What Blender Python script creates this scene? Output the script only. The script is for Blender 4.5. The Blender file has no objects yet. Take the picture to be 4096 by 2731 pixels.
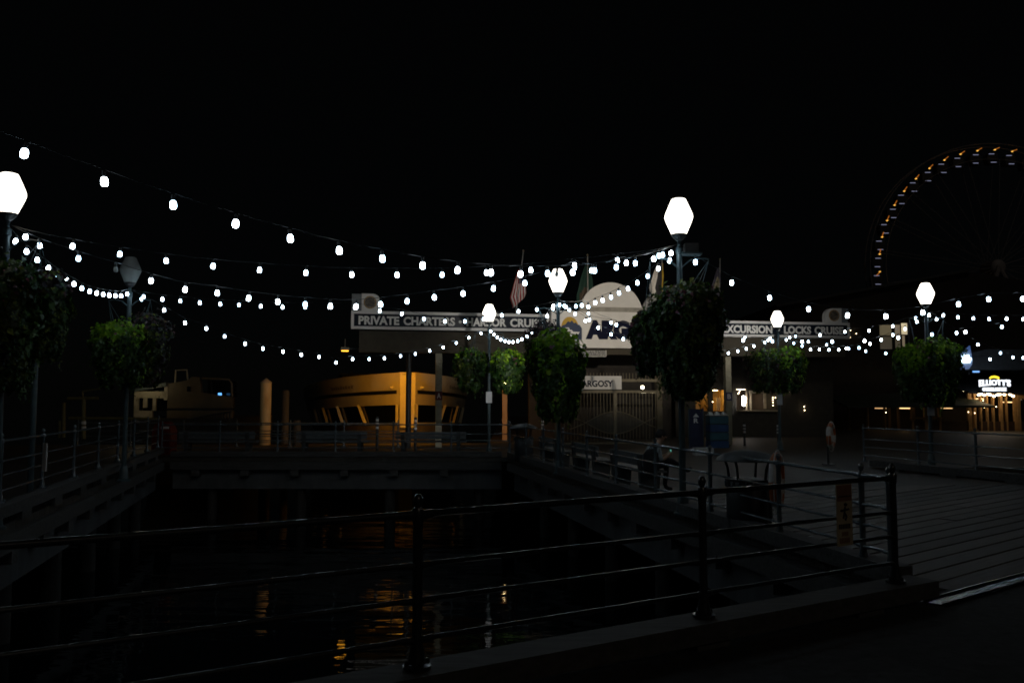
import bpy, bmesh, math, random
import numpy as np
from mathutils import Vector, Matrix

random.seed(7)
RNG = np.random.default_rng(11)
SC = bpy.context.scene
COL = SC.collection
R = math.radians

# ------------------------------------------------------------------ camera
F, CX, CY, HY = 3306.0, 2048.0, 1365.5, 1600.0      # focal length and centre in photograph pixels, horizon row
CAMZ = 1.8
PITCH = math.atan((HY - CY) / F)
cam_d = bpy.data.cameras.new('camera')
cam_d.sensor_width = 36.0
cam_d.lens = 36.0 * F / 4096.0
cam_d.clip_start = 0.05
cam_d.clip_end = 6000
cam = bpy.data.objects.new('camera', cam_d)
COL.objects.link(cam)
cam.location = (0, 0, CAMZ)
cam.rotation_euler = (R(90) + PITCH, 0, 0)
SC.camera = cam

# ------------------------------------------------------------------ world: night sky
w = bpy.data.worlds.new('World')
SC.world = w
w.use_nodes = True
nt = w.node_tree
nt.nodes.clear()
out = nt.nodes.new('ShaderNodeOutputWorld')
sky = nt.nodes.new('ShaderNodeTexSky')
sky.sky_type = 'NISHITA'
sky.sun_disc = False
sky.sun_elevation = R(33)
sky.sun_rotation = R(155)
b1 = nt.nodes.new('ShaderNodeBackground')
b1.inputs['Strength'].default_value = 0.00006
nt.links.new(sky.outputs[0], b1.inputs['Color'])
b2 = nt.nodes.new('ShaderNodeBackground')
b2.inputs['Color'].default_value = (0.00055, 0.00060, 0.00060, 1)   # city night glow
b2.inputs['Strength'].default_value = 1.0
ad = nt.nodes.new('ShaderNodeAddShader')
nt.links.new(b1.outputs[0], ad.inputs[0])
nt.links.new(b2.outputs[0], ad.inputs[1])
nt.links.new(ad.outputs[0], out.inputs['Surface'])

# weak glow of the lit street behind, from over the shoulder
sun_d = bpy.data.lights.new('sun', 'SUN'); sun_d.energy = 0.045; sun_d.angle = R(12); sun_d.color = (1.0, 0.86, 0.70)
sun = bpy.data.objects.new('sun', sun_d); COL.objects.link(sun)
_az = R(155); _el = R(33)
sun.rotation_euler = Vector((-math.sin(_az) * math.cos(_el), -math.cos(_az) * math.cos(_el), -math.sin(_el))).to_track_quat('-Z', 'Y').to_euler()

# ------------------------------------------------------------------ exposure, sampling
SC.view_settings.view_transform = 'Standard'
SC.view_settings.look = 'None'
SC.view_settings.exposure = 0.0
SC.view_settings.gamma = 1.0
SC.view_settings.use_curve_mapping = False
SC.render.engine = 'CYCLES'
SC.cycles.use_denoising = True
SC.cycles.filter_width = 1.75
SC.cycles.max_bounces = 5
SC.cycles.diffuse_bounces = 2
SC.cycles.glossy_bounces = 3
SC.cycles.transmission_bounces = 4
SC.cycles.transparent_max_bounces = 6
SC.cycles.caustics_reflective = False
SC.cycles.caustics_refractive = False
SC.cycles.sample_clamp_indirect = 4.0

# light levels
GLOBE_E, BULB_E = 4.0, 20.0

# ------------------------------------------------------------------ pixel -> place
_fw = Vector((0, math.cos(PITCH), math.sin(PITCH)))
_up = Vector((0, -math.sin(PITCH), math.cos(PITCH)))
CAMP = Vector((0, 0, CAMZ))
def ray(px, py):
    return _fw + Vector((1, 0, 0)) * ((px - CX) / F) + _up * ((CY - py) / F)
def atY(px, py, Y):
    d = ray(px, py); return CAMP + d * (Y / d.y)
def atZ(px, py, z):
    d = ray(px, py); return CAMP + d * ((z - CAMZ) / d.z)
def atP(px, py, A, B):
    """the point where the sight line meets the upright plane over A-B"""
    n = Vector((-(B[1] - A[1]), B[0] - A[0], 0)); d = ray(px, py)
    return CAMP + d * ((Vector((A[0], A[1], 0)) - CAMP).dot(n) / d.dot(n))

# ------------------------------------------------------------------ materials
MATS = {}
def mat(name, col, rough=0.6, metal=0.0, var=0.25, scale=4.0, bump=0.0, spec=0.5, coat=0.0, stretch=(1, 1, 1)):
    if name in MATS: return MATS[name]
    m = bpy.data.materials.new(name); m.use_nodes = True
    t = m.node_tree; p = t.nodes['Principled BSDF']
    tc = t.nodes.new('ShaderNodeTexCoord'); mp = t.nodes.new('ShaderNodeMapping')
    mp.inputs['Scale'].default_value = stretch
    t.links.new(tc.outputs['Object'], mp.inputs['Vector'])
    nz = t.nodes.new('ShaderNodeTexNoise'); nz.inputs['Scale'].default_value = scale
    nz.inputs['Detail'].default_value = 6; nz.inputs['Roughness'].default_value = 0.65
    t.links.new(mp.outputs[0], nz.inputs['Vector'])
    cr = t.nodes.new('ShaderNodeValToRGB')
    cr.color_ramp.elements[0].position = 0.3; cr.color_ramp.elements[1].position = 0.72
    cr.color_ramp.elements[0].color = (*[c * (1 - var) for c in col], 1)
    cr.color_ramp.elements[1].color = (*[min(1, c * (1 + var)) for c in col], 1)
    t.links.new(nz.outputs[0], cr.inputs[0]); t.links.new(cr.outputs[0], p.inputs['Base Color'])
    p.inputs['Roughness'].default_value = rough; p.inputs['Metallic'].default_value = metal
    p.inputs['Specular IOR Level'].default_value = spec
    p.inputs['Coat Weight'].default_value = coat; p.inputs['Coat Roughness'].default_value = 0.09
    if bump:
        b = t.nodes.new('ShaderNodeBump'); b.inputs['Strength'].default_value = bump; b.inputs['Distance'].default_value = 0.02
        t.links.new(nz.outputs[0], b.inputs['Height']); t.links.new(b.outputs[0], p.inputs['Normal'])
    MATS[name] = m; return m
def emi(name, col, s):
    if name in MATS: return MATS[name]
    m = bpy.data.materials.new(name); m.use_nodes = True
    t = m.node_tree; p = t.nodes['Principled BSDF']
    p.inputs['Base Color'].default_value = (0.8, 0.8, 0.8, 1)
    p.inputs['Emission Color'].default_value = (*col, 1); p.inputs['Emission Strength'].default_value = s
    MATS[name] = m; return m
def leafmat(name, c0, c1, c2):
    m = bpy.data.materials.new(name); m.use_nodes = True
    t = m.node_tree; p = t.nodes['Principled BSDF']
    g = t.nodes.new('ShaderNodeNewGeometry'); cr = t.nodes.new('ShaderNodeValToRGB')
    e = cr.color_ramp.elements
    e[0].color = (*c0, 1); e[1].color = (*c2, 1); x = e.new(0.55); x.color = (*c1, 1)
    t.links.new(g.outputs['Random Per Island'], cr.inputs[0])
    t.links.new(cr.outputs[0], p.inputs['Base Color'])
    p.inputs['Roughness'].default_value = 0.5
    tr = t.nodes.new('ShaderNodeBsdfTranslucent'); t.links.new(cr.outputs[0], tr.inputs['Color'])
    mx = t.nodes.new('ShaderNodeMixShader'); mx.inputs[0].default_value = 0.3
    t.links.new(p.outputs[0], mx.inputs[1]); t.links.new(tr.outputs[0], mx.inputs[2])
    t.links.new(mx.outputs[0], t.nodes['Material Output'].inputs['Surface'])
    MATS[name] = m; return m

M_asphalt = mat('asphalt', (0.045, 0.046, 0.048), 0.85, var=0.4, scale=9, bump=0.6)
M_timber = mat('weathered_timber', (0.075, 0.073, 0.070), 0.8, var=0.4, scale=3, bump=0.5, stretch=(1, 6, 6))
M_plank = mat('deck_plank', (0.085, 0.075, 0.064), 0.62, var=0.4, scale=3.0, bump=0.5, stretch=(0.6, 7, 7))
_t = M_plank.node_tree; _oi = _t.nodes.new('ShaderNodeObjectInfo'); _mr = _t.nodes.new('ShaderNodeMapRange'); _mx = _t.nodes.new('ShaderNodeMix'); _mx.data_type = 'RGBA'; _mx.blend_type = 'MULTIPLY'
_mr.inputs['To Min'].default_value = 0.55; _mr.inputs['To Max'].default_value = 1.45; _mx.inputs['Factor'].default_value = 1.0
_p = _t.nodes['Principled BSDF']; _src = _p.inputs['Base Color'].links[0].from_socket
_t.links.new(_oi.outputs['Random'], _mr.inputs['Value']); _t.links.new(_src, _mx.inputs['A']); _t.links.new(_mr.outputs[0], _mx.inputs['B']); _t.links.new(_mx.outputs['Result'], _p.inputs['Base Color'])
M_conc = mat('pier_concrete', (0.10, 0.105, 0.108), 0.85, var=0.35, scale=1.6, bump=0.4, stretch=(1, 1, 0.35))
M_pile = mat('creosote_pile', (0.040, 0.037, 0.034), 0.8, var=0.5, scale=3, bump=0.6, stretch=(1, 1, 0.2))
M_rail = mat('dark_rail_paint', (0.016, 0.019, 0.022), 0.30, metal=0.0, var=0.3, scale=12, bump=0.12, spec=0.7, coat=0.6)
M_rail_lit = mat('pier_rail_lit', (0.105, 0.13, 0.145), 0.25, var=0.3, scale=12, bump=0.1, spec=0.7, coat=0.6)  # lighter base stands in for lamp highlights on these rails
M_post = mat('lamp_post_paint', (0.055, 0.085, 0.095), 0.38, var=0.3, scale=7, bump=0.1)
M_dark = mat('dark_metal', (0.02, 0.022, 0.024), 0.45, var=0.3, scale=8)
M_white = mat('white_paint', (0.72, 0.71, 0.69), 0.5, var=0.08, scale=2)
M_navy = mat('navy_sign_panel', (0.006, 0.011, 0.022), 0.36, var=0.12, scale=1.5, spec=0.16)
M_navyt = mat('navy_lettering', (0.006, 0.009, 0.030), 0.6, var=0.1, spec=0.1)
M_letter = mat('sign_lettering', (0.80, 0.79, 0.76), 0.5, var=0.08)
M_beige = mat('beige_stucco', (0.17, 0.145, 0.095), 0.8, var=0.2, scale=3, bump=0.2)
M_gate = mat('gate_paint', (0.22, 0.19, 0.125), 0.55, var=0.25, scale=6)
M_boat = mat('boat_paint', (0.60, 0.53, 0.36), 0.42, var=0.10, scale=1.2)
M_boatb = mat('boat_blue_black', (0.008, 0.009, 0.012), 0.4, var=0.2)
M_glass = mat('dark_glass', (0.004, 0.005, 0.006), 0.08, var=0.2)
M_wood = mat('varnished_wood', (0.36, 0.22, 0.09), 0.55, var=0.3, scale=3, stretch=(1, 1, 0.2))
M_shed = mat('shed_cladding', (0.035, 0.03, 0.025), 0.8, var=0.3, scale=2)
M_roof = mat('dark_roof', (0.03, 0.035, 0.038), 0.5, var=0.3, scale=2)
M_globe = emi('globe_lit', (1.0, 0.93, 0.80), GLOBE_E)
M_globe0 = mat('globe_unlit', (0.36, 0.40, 0.40), 0.4, var=0.06, scale=20)
M_bulb = emi('bulb_lit', (0.86, 0.94, 1.0), BULB_E)
_t = M_bulb.node_tree; _oi = _t.nodes.new('ShaderNodeObjectInfo'); _cr = _t.nodes.new('ShaderNodeValToRGB'); _mr = _t.nodes.new('ShaderNodeMapRange')
_cr.color_ramp.elements[0].color = (0.50, 0.78, 1.0, 1); _cr.color_ramp.elements[1].color = (0.80, 0.92, 1.0, 1)
_mr.inputs['To Min'].default_value = BULB_E * 0.6; _mr.inputs['To Max'].default_value = BULB_E * 1.35
_t.links.new(_oi.outputs['Random'], _cr.inputs[0]); _t.links.new(_cr.outputs[0], _t.nodes['Principled BSDF'].inputs['Emission Color'])
_t.links.new(_oi.outputs['Random'], _mr.inputs['Value']); _t.links.new(_mr.outputs[0], _t.nodes['Principled BSDF'].inputs['Emission Strength'])
M_bulb0 = mat('bulb_unlit', (0.7, 0.75, 0.74), 0.3, var=0.05)
M_wire = mat('light_cable', (0.03, 0.032, 0.034), 0.35, var=0.2)
M_lime = leafmat('lime_vine_leaf', (0.07, 0.18, 0.006), (0.18, 0.38, 0.012), (0.32, 0.50, 0.02))
M_green = leafmat('dark_green_leaf', (0.010, 0.036, 0.007), (0.026, 0.082, 0.012), (0.07, 0.13, 0.012))
M_mixed = leafmat('mixed_leaf', (0.010, 0.022, 0.006), (0.032, 0.06, 0.010), (0.15, 0.18, 0.012))
M_purple = leafmat('purple_leaf', (0.012, 0.012, 0.014), (0.035, 0.03, 0.03), (0.10, 0.03, 0.035))
M_flower = leafmat('petunia_flower', (0.12, 0.02, 0.03), (0.20, 0.06, 0.09), (0.35, 0.30, 0.34))
M_moss = mat('moss_liner', (0.012, 0.015, 0.008), 0.95, var=0.4, scale=10)

# ------------------------------------------------------------------ mesh building
class MB:
    def __init__(s): s.v = []; s.f = []; s.mi = []
    def add(s, vs, fs, mi=0):
        o = len(s.v); s.v += [tuple(v) for v in vs]; s.f += [tuple(i + o for i in f) for f in fs]; s.mi += [mi] * len(fs)
        return s
    def box(s, x0, x1, y0, y1, z0, z1, mi=0):
        return s.add([(x0, y0, z0), (x1, y0, z0), (x1, y1, z0), (x0, y1, z0), (x0, y0, z1), (x1, y0, z1), (x1, y1, z1), (x0, y1, z1)],
                     [(0, 3, 2, 1), (4, 5, 6, 7), (0, 1, 5, 4), (1, 2, 6, 5), (2, 3, 7, 6), (3, 0, 4, 7)], mi)
    def beam(s, a, b, wid, z0, z1, mi=0):
        """upright-sided beam along the plan line a-b"""
        a = Vector(a[:2]); b = Vector(b[:2]); d = (b - a).normalized(); n = Vector((-d.y, d.x)) * wid / 2
        q = [a - n, b - n, b + n, a + n]
        return s.add([(p.x, p.y, z0) for p in q] + [(p.x, p.y, z1) for p in q],
                     [(0, 3, 2, 1), (4, 5, 6, 7), (0, 1, 5, 4), (1, 2, 6, 5), (2, 3, 7, 6), (3, 0, 4, 7)], mi)
    def tube(s, pts, r, n=8, mi=0, cap=True):
        pts = [Vector(p) for p in pts]; rr = r if isinstance(r, (list, tuple)) else [r] * len(pts)
        vs = []; fs = []; ref = None
        for i, p in enumerate(pts):
            d = (pts[min(i + 1, len(pts) - 1)] - pts[max(i - 1, 0)]).normalized()
            if ref is None: ref = Vector((0, 0, 1)) if abs(d.z) < 0.9 else Vector((1, 0, 0))
            u = d.cross(ref).normalized(); v = u.cross(d).normalized(); ref = v
            vs += [p + (u * math.cos(2 * math.pi * k / n) + v * math.sin(2 * math.pi * k / n)) * rr[i] for k in range(n)]
        for i in range(len(pts) - 1):
            for k in range(n):
                a = i * n + k; b = i * n + (k + 1) % n
                fs.append((a, b, b + n, a + n))
        if cap: fs += [tuple(range(n - 1, -1, -1)), tuple(range((len(pts) - 1) * n, len(pts) * n))]
        return s.add(vs, fs, mi)
    def lathe(s, prof, n=16, c=(0, 0, 0), mi=0):
        vs = [(c[0] + r * math.cos(2 * math.pi * k / n), c[1] + r * math.sin(2 * math.pi * k / n), c[2] + z) for r, z in prof for k in range(n)]
        fs = [(i * n + k, i * n + (k + 1) % n, (i + 1) * n + (k + 1) % n, (i + 1) * n + k) for i in range(len(prof) - 1) for k in range(n)]
        fs += [tuple(range(n - 1, -1, -1)), tuple(range((len(prof) - 1) * n, len(prof) * n))]
        return s.add(vs, fs, mi)
    def prism(s, poly, y0, y1, mi=0):
        """x-z outline pushed through y"""
        n = len(poly)
        return s.add([(p[0], y0, p[1]) for p in poly] + [(p[0], y1, p[1]) for p in poly],
                     [tuple(range(n)), tuple(range(2 * n - 1, n - 1, -1))] + [(i, i + n, (i + 1) % n + n, (i + 1) % n) for i in range(n)], mi)
    def slab(s, poly, z0, z1, mi=0):
        n = len(poly)
        return s.add([(p[0], p[1], z0) for p in poly] + [(p[0], p[1], z1) for p in poly],
                     [tuple(range(n - 1, -1, -1)), tuple(range(n, 2 * n))] + [(i, (i + 1) % n, (i + 1) % n + n, i + n) for i in range(n)], mi)
    def mesh(s, name, mats, smooth=False):
        me = bpy.data.meshes.new(name); me.from_pydata(s.v, [], s.f)
        for m in (mats if isinstance(mats, (list, tuple)) else [mats]): me.materials.append(m)
        if any(s.mi): me.polygons.foreach_set('material_index', s.mi)
        bm = bmesh.new(); bm.from_mesh(me)
        bmesh.ops.recalc_face_normals(bm, faces=bm.faces)
        ng = [f for f in bm.faces if len(f.verts) > 4]
        if ng: bmesh.ops.triangulate(bm, faces=ng)
        bm.to_mesh(me); bm.free()
        if smooth:
            me.polygons.foreach_set('use_smooth', [True] * len(me.polygons))
            try: me.set_sharp_from_angle(angle=R(40))
            except Exception: pass
        me.update(); return me
    def build(s, name, mats, parent=None, smooth=False, loc=None):
        return obj(name, s.mesh(name, mats, smooth), parent, loc)
def obj(name, me, parent=None, loc=None):
    o = bpy.data.objects.new(name, me); COL.objects.link(o)
    if parent: o.parent = parent
    if loc is not None: o.location = loc
    return o
def tag(o, label, cat, group=None):
    o['label'] = label; o['category'] = cat
    if group: o['group'] = group
    return o
def thing(name, label, cat, loc=(0, 0, 0), rz=0.0, group=None):
    o = bpy.data.objects.new(name, None); COL.objects.link(o)
    o.empty_display_size = 0.2
    o.location = loc; o.rotation_euler = (0, 0, rz)
    return tag(o, label, cat, group)
def struct(o): o['kind'] = 'structure'; return o
def stuff(o): o['kind'] = 'stuff'; return o

def text_mb(txt, x0, x1, z0, z1, y0, y1, bold=0.03, mi=0, arch=0.0):
    """flat lettering fitted to the box, facing -y, from y0 (front) to y1"""
    cu = bpy.data.curves.new('lettering', 'FONT'); cu.body = txt; cu.offset = bold; cu.resolution_u = 3
    o = bpy.data.objects.new('lettering', cu); COL.objects.link(o)
    bpy.context.view_layer.update()
    me = bpy.data.meshes.new_from_object(o.evaluated_get(bpy.context.evaluated_depsgraph_get()))
    bpy.data.objects.remove(o); bpy.data.curves.remove(cu)
    v = np.array([p.co[:] for p in me.vertices]); fs = [tuple(p.vertices) for p in me.polygons]
    ed = {}
    for f in fs:
        for i in range(len(f)):
            a, b = f[i], f[(i + 1) % len(f)]
            ed[(a, b)] = 1
    bord = [e for e in ed if (e[1], e[0]) not in ed]
    bpy.data.meshes.remove(me)
    mn, mx = v.min(0), v.max(0)
    X = x0 + (v[:, 0] - mn[0]) / (mx[0] - mn[0]) * (x1 - x0)
    Z = z0 + (v[:, 1] - mn[1]) / (mx[1] - mn[1]) * (z1 - z0)
    if arch:
        u = (X - (x0 + x1) / 2) / ((x1 - x0) / 2); k = (Z - z0) / (z1 - z0)
        Z = Z + arch * (1 - u * u) * (1 - k)
    n = len(v); mb = MB()
    vs = [(X[i], y0, Z[i]) for i in range(n)] + [(X[i], y1, Z[i]) for i in range(n)]
    mb.add(vs, fs + [tuple(j + n for j in reversed(f)) for f in fs] + [(b, a, a + n, b + n) for a, b in bord], mi)
    return mb

def merge(mb, other, mi=None):
    o = len(mb.v); mb.v += other.v; mb.f += [tuple(i + o for i in f) for f in other.f]
    mb.mi += other.mi if mi is None else [mi] * len(other.f)
    return mb

# ================================================================== THE SETTING
WZ = -2.05                                          # water level
def PR(y): return 3.71 - 0.215 * (y - 8.71)         # edge of the right pier
def PL(y): return -7.28 - 0.262 * (y - 11.75)       # edge of the left pier
C_R = (PR(26.6), 26.6); C_L = (PL(26.8), 26.8)
S0, S1 = (-4.95, 2.62), (3.98, 7.90)                # street edge of the slip

# water
wm = bpy.data.materials.new('harbour_water'); wm.use_nodes = True
t = wm.node_tree; p = t.nodes['Principled BSDF']
p.inputs['Base Color'].default_value = (0.002, 0.004, 0.005, 1); p.inputs['Roughness'].default_value = 0.03
tc = t.nodes.new('ShaderNodeTexCoord'); mp = t.nodes.new('ShaderNodeMapping'); mp.inputs['Scale'].default_value = (0.5, 1.6, 1)
t.links.new(tc.outputs['Object'], mp.inputs[0])
n1 = t.nodes.new('ShaderNodeTexNoise'); n1.inputs['Scale'].default_value = 0.9; n1.inputs['Detail'].default_value = 3
t.links.new(mp.outputs[0], n1.inputs['Vector'])
bp = t.nodes.new('ShaderNodeBump'); bp.inputs['Strength'].default_value = 0.10; bp.inputs['Distance'].default_value = 0.25
t.links.new(n1.outputs[0], bp.inputs['Height']); t.links.new(bp.outputs[0], p.inputs['Normal'])
struct(MB().add([(-2500, -60, WZ), (2500, -60, WZ), (2500, 3500, WZ), (-2500, 3500, WZ)], [(0, 1, 2, 3)]).build('water', wm))

# street and its sea wall
struct(MB().slab([(-60, -45), (60, -45), (60, 13.9), (12.5, 13.9), S1, S0, (-60, 2.62)], -3.0, 0.0).build('street', M_asphalt))

# pier deck: the boardwalk round the slip
dm = mat('deck_boards_far', (0.052, 0.046, 0.038), 0.6, var=0.35, scale=2, bump=0.3)
t = dm.node_tree
tc = t.nodes.new('ShaderNodeTexCoord'); mp = t.nodes.new('ShaderNodeMapping'); mp.inputs['Rotation'].default_value = (0, 0, R(-12))
wv = t.nodes.new('ShaderNodeTexWave'); wv.bands_direction = 'Y'; wv.inputs['Scale'].default_value = 1.05; wv.inputs['Distortion'].default_value = 0.15
t.links.new(tc.outputs['Object'], mp.inputs[0]); t.links.new(mp.outputs[0], wv.inputs['Vector'])
cr = t.nodes.new('ShaderNodeValToRGB'); cr.color_ramp.elements[0].position = 0.0; cr.color_ramp.elements[1].position = 0.08
t.links.new(wv.outputs[0], cr.inputs[0])
bb = t.nodes.new('ShaderNodeBump'); bb.inputs['Strength'].default_value = 0.8; bb.inputs['Distance'].default_value = 0.02
t.links.new(cr.outputs[0], bb.inputs['Height']); t.links.new(bb.outputs[0], t.nodes['Principled BSDF'].inputs['Normal'])
DECK = [(S1[0] + 0.05, S1[1] + 0.02), (12.5, 13.95), (9.7, 22.6), (60, 24.0), (60, 95), (-1.0, 95), (-1.0, 35.5), (-34, 33.0),
        (-34, 2.75), (S0[0] - 0.02, 2.75), C_L, C_R]
deck = struct(MB().slab(DECK, -0.16, -0.03).build('pier_deck', dm))

# plank by plank where the boards can be told apart
def plank_row(poly, ang, wid, gap, seed):
    rnd = random.Random(seed); d = Vector((math.cos(ang), math.sin(ang))); n = Vector((-d.y, d.x))
    ks = [Vector(q).dot(n) for q in poly]; k = min(ks) + wid / 2
    while k < max(ks):
        ts = []
        for i in range(len(poly)):
            a, b = Vector(poly[i]), Vector(poly[(i + 1) % len(poly)])
            ka, kb = a.dot(n) - k, b.dot(n) - k
            if ka * kb < 0:
                ts.append((a + (b - a) * (ka / (ka - kb))).dot(d))
        if len(ts) == 2:
            t0, t1 = min(ts), max(ts)
            cuts = [t0]
            if t1 - t0 > 5: cuts.append(t0 + (t1 - t0) * rnd.uniform(0.35, 0.65))
            cuts.append(t1)
            for c0, c1 in zip(cuts, cuts[1:]):
                if c1 - c0 < 0.25: continue
                L = c1 - c0 - 0.012; h = rnd.uniform(-0.004, 0.003)
                me = MB().box(-L / 2, L / 2, -wid / 2 + gap / 2, wid / 2 - gap / 2, -0.028, 0.0).mesh('plank', M_plank)
                o = obj('plank', me, deck); c = d * ((c0 + c1) / 2) + n * k
                o.location = (c.x, c.y, h); o.rotation_euler = (rnd.uniform(-.006, .006), 0, ang)
        k += wid
plank_row([(S1[0] + 0.15, S1[1] + 0.15), (12.3, 13.9), (10.9, 18.3), (PR(16.0) + 0.15, 16.0)], R(38), 0.30, 0.034, 3)

# edge timbers, cap beams, piles
def edge(a, b, tag_, kerb, inward):
    """fascia under the deck edge a-b; inward = side on which the deck lies (+1 left of a->b)"""
    a = Vector(a); b = Vector(b); d = (b - a).normalized(); n = Vector((-d.y, d.x)) * inward
    L = (b - a).length
    MB().beam(a + n * 0.05, b + n * 0.05, 0.24, -0.42, -0.165).build('edge_timber', M_timber, deck)
    MB().beam(a + n * 0.42, b + n * 0.42, 0.5, -1.05, -0.425).build('cap_beam', M_conc, deck)
    # stringer ends showing along the edge
    k = 0.8
    while k < L - 0.4:
        c = a + d * k - n * 0.06
        MB().beam(c, c + n * 0.5, 0.26, -0.62, -0.43).build('stringer_end', M_timber, deck)
        k += 1.6
    k = 1.2
    while k < L:
        for off in ((0.45, 2.6) if tag_ != 'far' else (0.45,)):
            c = a + d * k + n * off
            rr = random.uniform(0.16, 0.20)
            MB().lathe([(rr, -4.2), (rr * 0.97, -2.0), (rr * 0.92, -1.05 if off < 1 else -0.17)], 12, (c.x, c.y, 0)).build('pile', M_pile, deck, True)
        k += 2.9
    # bull rail on blocks along the edge
    MB().beam(a + n * 0.06, b + n * 0.06, 0.24, kerb - 0.17, kerb).build('bull_rail', M_timber, deck)
    k = 0.4
    while k < L:
        c = a + d * k + n * 0.06
        MB().beam(c - d * 0.25, c + d * 0.25, 0.2, -0.029, kerb - 0.172).build('bull_rail_block', M_timber, deck)
        k += 1.8
edge((PR(8.3), 8.3), (PR(26.4), 26.4), 'right', 0.16, -1)
edge((PL(4.0), 4.0), (PL(26.6), 26.6), 'left', 0.28, 1)
edge((C_L[0] + 0.25, 26.8), (C_R[0] - 0.2, 26.65), 'far', 0.16, 1)
edge((12.3, 14.4), (9.75, 22.4), 'right slip', 0.20, 1)
# dark ground under the boardwalk (retaining wall back under the piers)
MB().beam((-34, 6), (-14, 26), 0.4, -3, -0.2).build('retaining_wall', M_conc, deck)

# metal threshold between street and boards
mt = mat('threshold_steel', (0.17, 0.18, 0.20), 0.22, metal=1.0, var=0.3, scale=20, bump=0.1, stretch=(0.2, 8, 8))
a, b = Vector((S1[0] - 0.25, S1[1] - 0.45)), Vector((12.4, 13.72))
d = (b - a).normalized(); n = Vector((-d.y, d.x))
thr = thing('threshold_strip', 'shiny steel threshold strip between asphalt street and wooden boards', 'strip', (0, 0, 0))
MB().beam(a, b, 0.22, 0.0, 0.012).build('plate', mt, thr)
for k, hh in ((-0.08, 0.026), (0.09, 0.028)):
    MB().tube([(a.x + n.x * k, a.y + n.y * k, hh - 0.006), (b.x + n.x * k, b.y + n.y * k, hh - 0.006)], 0.012, 6).build('rib', mt, thr, True)

# ================================================================== RAILINGS
RAILH = (0.912, 0.61, 0.40, 0.17)
def railing(label, pts, zb, group=None, top_r=0.021, over=0.0, finial=True, M_rail=None):
    M_rail = M_rail or M_rail_lit
    root = thing('railing', label, 'railing', (pts[0][0], pts[0][1], zb), 0, group)
    o = Vector((pts[0][0], pts[0][1], 0))
    prof = [(0.085, 0), (0.085, 0.018), (0.055, 0.03), (0.042, 0.10), (0.030, 0.16), (0.030, 0.85), (0.036, 0.87), (0.036, 0.935), (0.028, 0.95)]
    fin = [(0.016, 0.95), (0.022, 0.965), (0.030, 0.985), (0.030, 1.005), (0.018, 1.028), (0.004, 1.035)]
    pm = MB().lathe(prof, 12).mesh('post', M_rail, True); fm = MB().lathe(fin, 12).mesh('finial', M_rail, True)
    bmz = MB().lathe([(0.014, 0), (0.014, 0.03), (0.008, 0.036)], 6).mesh('bolt', M_rail)
    for q in pts:
        po = obj('post', pm, root, (q[0] - o.x, q[1] - o.y, 0))
        if finial: obj('finial', fm, po)
        for k in range(4):
            obj('bolt', bmz, po, (0.066 * math.cos(k * 1.571 + .5), 0.066 * math.sin(k * 1.571 + .5), 0.016))
    for q0, q1 in zip(pts, pts[1:]):
        a, b = Vector((q0[0], q0[1], 0)) - o, Vector((q1[0], q1[1], 0)) - o
        dd = (b - a).normalized(); L = (b - a).length
        for i, h in enumerate(RAILH):
            r = top_r if i == 0 else 0.0155
            A, B = a + dd * 0.026, b - dd * 0.026
            z = Vector((0, 0, h))
            # slightly swollen ends where the tube meets the collar
            MB().tube([A + z - Vector((0, 0, .006)), A + dd * 0.06 + z - Vector((0, 0, .004)), A + dd * 0.10 + z, (A + B) / 2 + z + Vector((0, 0, random.uniform(-.004, .003))), B - dd * 0.10 + z, B - dd * 0.06 + z - Vector((0, 0, .004)), B + z - Vector((0, 0, .006))],
                      [r * 1.35, r * 1.35, r, r, r, r * 1.35, r * 1.35], 10).build('rail', M_rail, root, True)
    return root
nd = Vector((3.96, 2.35)).normalized()
NP = [Vector((-0.57, 5.08)) + nd * k for k in (-2.3, 0, 2.32, 4.60)]
near = railing('nearest dark metal railing along the street edge of the slip', [tuple(q) for q in NP], 0.20, M_rail=M_rail)
# its timber beam and blocks
bt = thing('timber_kerb', 'heavy timber beam on blocks carrying the nearest railing', 'beam', (0, 0, 0))
e0, e1 = NP[0] - nd * 2.5, NP[3] + nd * 0.40
MB().beam(e0, e1, 0.30, 0.055, 0.195).build('beam', M_timber, bt)
for k in (0.4, 2.6, 4.85, 7.1, 8.9):
    c = e0 + nd * k
    MB().beam(c - nd * 0.16, c + nd * 0.16, 0.24, 0.0, 0.054).build('block', M_timber, bt)
ys = [8.42, 8.86, 10.5, 12.4, 14.5, 16.5, 18.4, 20.3, 22.2, 24.2, 26.4]
railing('long dark railing along the right pier behind the trash bin', [(PR(y) + 0.03, y) for y in ys], 0.10)
ys = [4.2 + 2.05 * k for k in range(11)] + [26.6]
railing('dark railing along the left pier with a white marker plate', [(PL(y) - 0.16, y) for y in ys], 0.28)
xs = np.linspace(C_L[0] - 0.1, C_R[0] + 0.05, 7)
railing('far dark railing across the head of the slip before the boats', [(x, 26.9 - 0.012 * k) for k, x in enumerate(xs)], 0.10)
fr = [(12.0, 15.2), (11.35, 17.1), (10.7, 19.2), (10.2, 20.9), (9.62, 22.75)]
railing('dark railing on a timber kerb at the right edge of the boards', fr, 0.13)
railing('back railing of the boardwalk in front of the moored ferries', [(-17.0 + 2.1 * k, 32.55 - 0.08 * k) for k in range(7)], 0.0)

# white marker plate on the left rail
q = atP(165, 1820, (PL(4), 4), (PL(26), 26))
pl = tag(MB().box(-0.075, 0.075, -0.012, 0.012, -0.26, 0.20).build('marker_plate', M_white), 'narrow white marker plate fixed to the left pier railing', 'plate')
pl.location = (q.x + 0.06, q.y, q.z); pl.rotation_euler = (0, 0, R(-40))

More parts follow.
